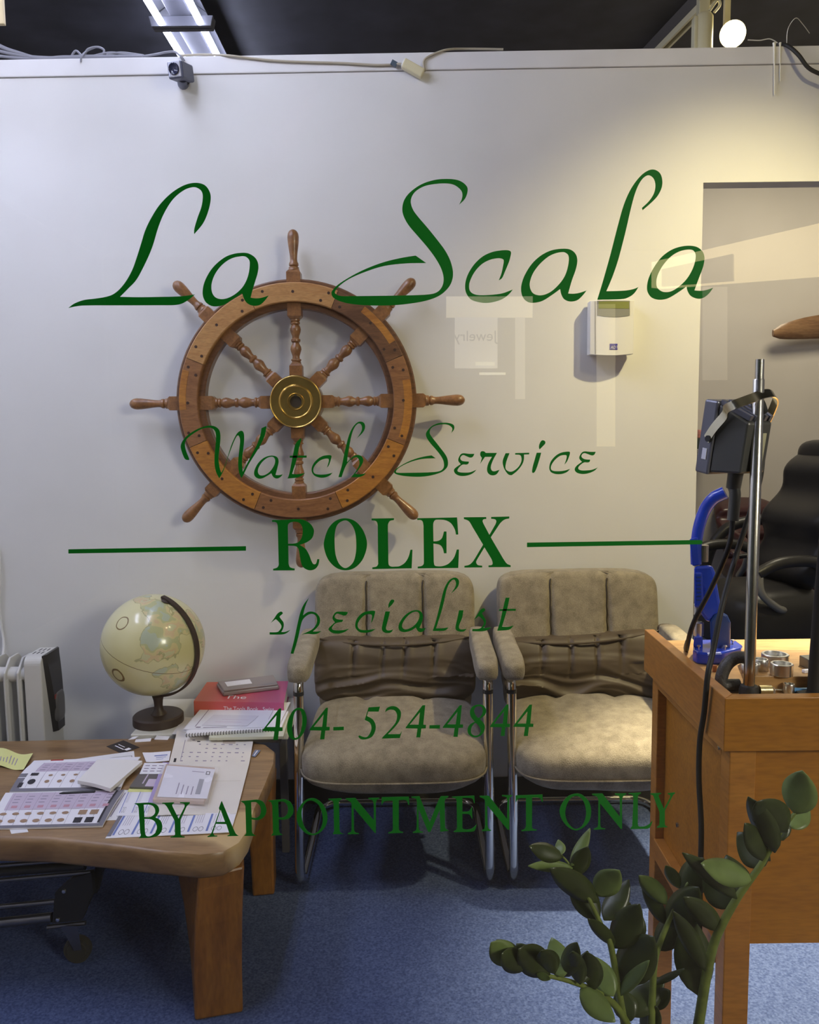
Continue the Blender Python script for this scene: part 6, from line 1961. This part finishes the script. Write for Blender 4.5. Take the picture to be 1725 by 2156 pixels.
def stemp(pts, radii, yoff):
    P = [W(x, y, YPL + yoff * i / (len(pts) - 1)) for i, (x, y) in enumerate(pts)]
    root = Vector((pc.x + (P[0].x - pc.x) * .35, YPL, .27))
    P = [root, root.lerp(P[0], .5) + Vector((0, 0, .0))] + P
    C_ = cr(P, 5)
    k_ = YPL / FPX
    rs = [radii[0] * k_] * 2 + [r * k_ for r in radii]
    rr_ = []
    for i in range(len(C_)):
        t = i / (len(C_) - 1) * (len(rs) - 1)
        a = int(min(t, len(rs) - 2)); rr_.append(rs[a] + (rs[a + 1] - rs[a]) * (t - a))
    MB().tube(C_, rr_, 10).build('stem', M_stem, plant, smooth=60)
stemp([(1468, 2175), (1487, 2060), (1508, 1975), (1552, 1892), (1602, 1822), (1642, 1755), (1676, 1712)], [12, 11, 10, 8.5, 7, 4.5, 2.5], -.03)
stemp([(1330, 2180), (1298, 2120), (1255, 2088), (1200, 2066), (1130, 2048), (1078, 2028)], [9, 8, 6.5, 5, 4, 2], -.09)
stemp([(1318, 2170), (1302, 2080), (1286, 1990), (1265, 1945), (1238, 1888), (1205, 1828), (1185, 1803)], [9, 8, 7, 6, 5, 3, 2], .04)
stemp([(1372, 2180), (1374, 2100), (1380, 2020), (1400, 1960), (1432, 1892), (1470, 1822)], [9, 8, 7, 6, 4.5, 2.5], .06)


def leaf(bx, by, tx, ty, w, kind, d0=0.0, d1=0.0, fold=.25, twist=0.0):
    B, T = W(bx, by, YPL + d0), W(tx, ty, YPL + d1)
    ax = T - B
    ln = ax.length
    view = ((B + T) / 2 - CAM).normalized()
    sd_ = ax.cross(view).normalized()
    nr = sd_.cross(ax).normalized()
    sd_ = (sd_ * math.cos(twist) + nr * math.sin(twist)).normalized()
    nr = ax.cross(sd_).normalized()
    hw = 1.15 * w * YPL / FPX / 2 / max(.4, math.cos(twist))
    mb = MB()
    ns = 10
    vs, fs = [], []
    for i in range(ns + 1):
        t = i / ns
        wv = hw * (math.sin(math.pi * t ** .82) ** .78) if 0 < t < 1 else .0006
        c_ = B + ax * t + nr * (.10 * ln * (t * t - t))
        for u in (-1, -.55, 0, .55, 1):
            vs.append(c_ + sd_ * wv * u - nr * fold * wv * (abs(u) ** 1.4) + nr * .06 * wv * math.sin(t * 7 + u))
    for i in range(ns):
        for k_ in range(4):
            fs.append((i * 5 + k_, i * 5 + k_ + 1, i * 5 + 6 + k_, i * 5 + 5 + k_))
    mb.add(vs, fs)
    mb.build('leaf', M_leafl if kind else M_leafd, plant, smooth=80, solid=.0009)


Lf = [
    (1675, 1714, 1690, 1622, 62, 1, -.03, -.05, .2, .2), (1668, 1745, 1703, 1697, 34, 1, -.03, .0, .2, .3), (1657, 1752, 1593, 1688, 66, 0, -.03, -.06, .3, .2),
    (1632, 1795, 1576, 1677, 44, 0, -.03, -.05, .3, .5), (1622, 1812, 1568, 1733, 40, 0, -.02, -.05, .3, -.4), (1612, 1824, 1553, 1752, 62, 0, -.02, .03, .2, .2),
    (1586, 1850, 1476, 1818, 46, 1, -.02, -.05, .3, -.3), (1578, 1866, 1498, 1838, 24, 1, -.02, .02, .2, .5), (1552, 1892, 1437, 1795, 34, 0, -.02, -.04, .3, .3),
    (1540, 1912, 1482, 1836, 60, 0, -.01, .03, .2, .2), (1516, 1962, 1440, 1888, 42, 0, -.01, -.03, .3, .4), (1472, 2097, 1452, 1928, 74, 0, 0, .03, .15, -.2),
    (1486, 2044, 1418, 1918, 36, 0, -.01, -.04, .3, .3), (1560, 1885, 1530, 1800, 60, 0, .0, .05, .2, .0), (1650, 1770, 1620, 1700, 50, 0, .0, .04, .2, .1),
    (1186, 1803, 1114, 1782, 34, 0, .03, .01, .3, -.3), (1182, 1800, 1176, 1768, 22, 1, .03, .05, .2, .2), (1206, 1828, 1112, 1823, 22, 1, .03, .0, .3, .3),
    (1202, 1824, 1243, 1744, 24, 1, .03, .05, .3, .3), (1212, 1846, 1238, 1782, 36, 0, .03, .02, .3, -.3), (1258, 1900, 1158, 1828, 48, 0, .03, -.01, .3, .3),
    (1262, 1938, 1200, 1838, 52, 0, .03, .05, .3, -.2), (1256, 1886, 1305, 1832, 50, 1, .03, .0, .2, -.2), (1272, 1938, 1325, 1852, 44, 0, .03, .06, .2, .3),
    (1296, 1992, 1238, 1934, 26, 0, .02, -.02, .3, .3), (1292, 1996, 1348, 1903, 58, 0, .02, .0, .2, .1), (1312, 1960, 1326, 1900, 46, 0, .03, .06, .2, .1),
    (1302, 2062, 1378, 1972, 78, 0, .01, -.02, .2, .2), (1294, 2096, 1368, 2022, 26, 1, .01, -.04, .2, .4), (1310, 2130, 1400, 2060, 62, 0, .01, .03, .2, .2),
    (1345, 1985, 1330, 1905, 40, 0, .04, .06, .2, .2),
    (1404, 1904, 1346, 1843, 36, 1, .05, .02, .3, .3), (1400, 1945, 1352, 1862, 30, 0, .05, .07, .3, .3), (1436, 1888, 1482, 1806, 58, 0, .06, .03, .3, .2),
    (1402, 1962, 1472, 1868, 66, 0, .05, .0, .3, .2), (1382, 2000, 1440, 1922, 52, 0, .05, .03, .3, .1), (1430, 1870, 1402, 1822, 26, 1, .06, .04, .3, .3),
    (1372, 2072, 1442, 2040, 14, 0, .03, -.01, .3, .4), (1366, 2118, 1412, 2086, 34, 0, .03, .0, .3, .2), (1360, 2100, 1392, 2076, 26, 0, .03, .04, .3, .2), (1352, 2170, 1385, 2120, 44, 0, .03, .0, .3, .2),
    (1080, 2030, 1034, 1984, 46, 1, -.09, -.10, .2, .2), (1092, 2032, 1046, 1978, 36, 0, -.09, -.06, .2, .2), (1108, 2040, 1056, 2008, 44, 0, -.08, -.11, .3, .1),
    (1132, 2046, 1088, 1986, 40, 0, -.08, -.05, .2, .2), (1158, 2052, 1092, 1998, 56, 0, -.07, -.10, .3, .1), (1168, 2050, 1142, 2000, 40, 0, -.07, -.11, .3, .2),
    (1186, 2058, 1162, 1974, 46, 1, -.07, -.03, .2, .2), (1184, 2056, 1216, 1984, 36, 0, -.06, -.09, .3, .3), (1218, 2070, 1238, 2002, 36, 0, -.06, -.03, .3, .2),
    (1222, 2072, 1206, 2002, 34, 0, -.06, -.10, .3, .2), (1252, 2084, 1236, 2004, 42, 0, -.05, -.08, .3, .2), (1292, 2098, 1246, 2012, 46, 1, -.04, .0, .2, .1),
    (1222, 2082, 1296, 2152, 44, 1, -.05, -.09, .2, .2), (1130, 2050, 1160, 2062, 14, 1, -.08, -.1, .2, .3), (1330, 2150, 1300, 2080, 50, 0, .0, .03, .2, .2), (1345, 2120, 1330, 2060, 46, 0, .02, .05, .2, .1),
]
for a in Lf:
    leaf(*a)
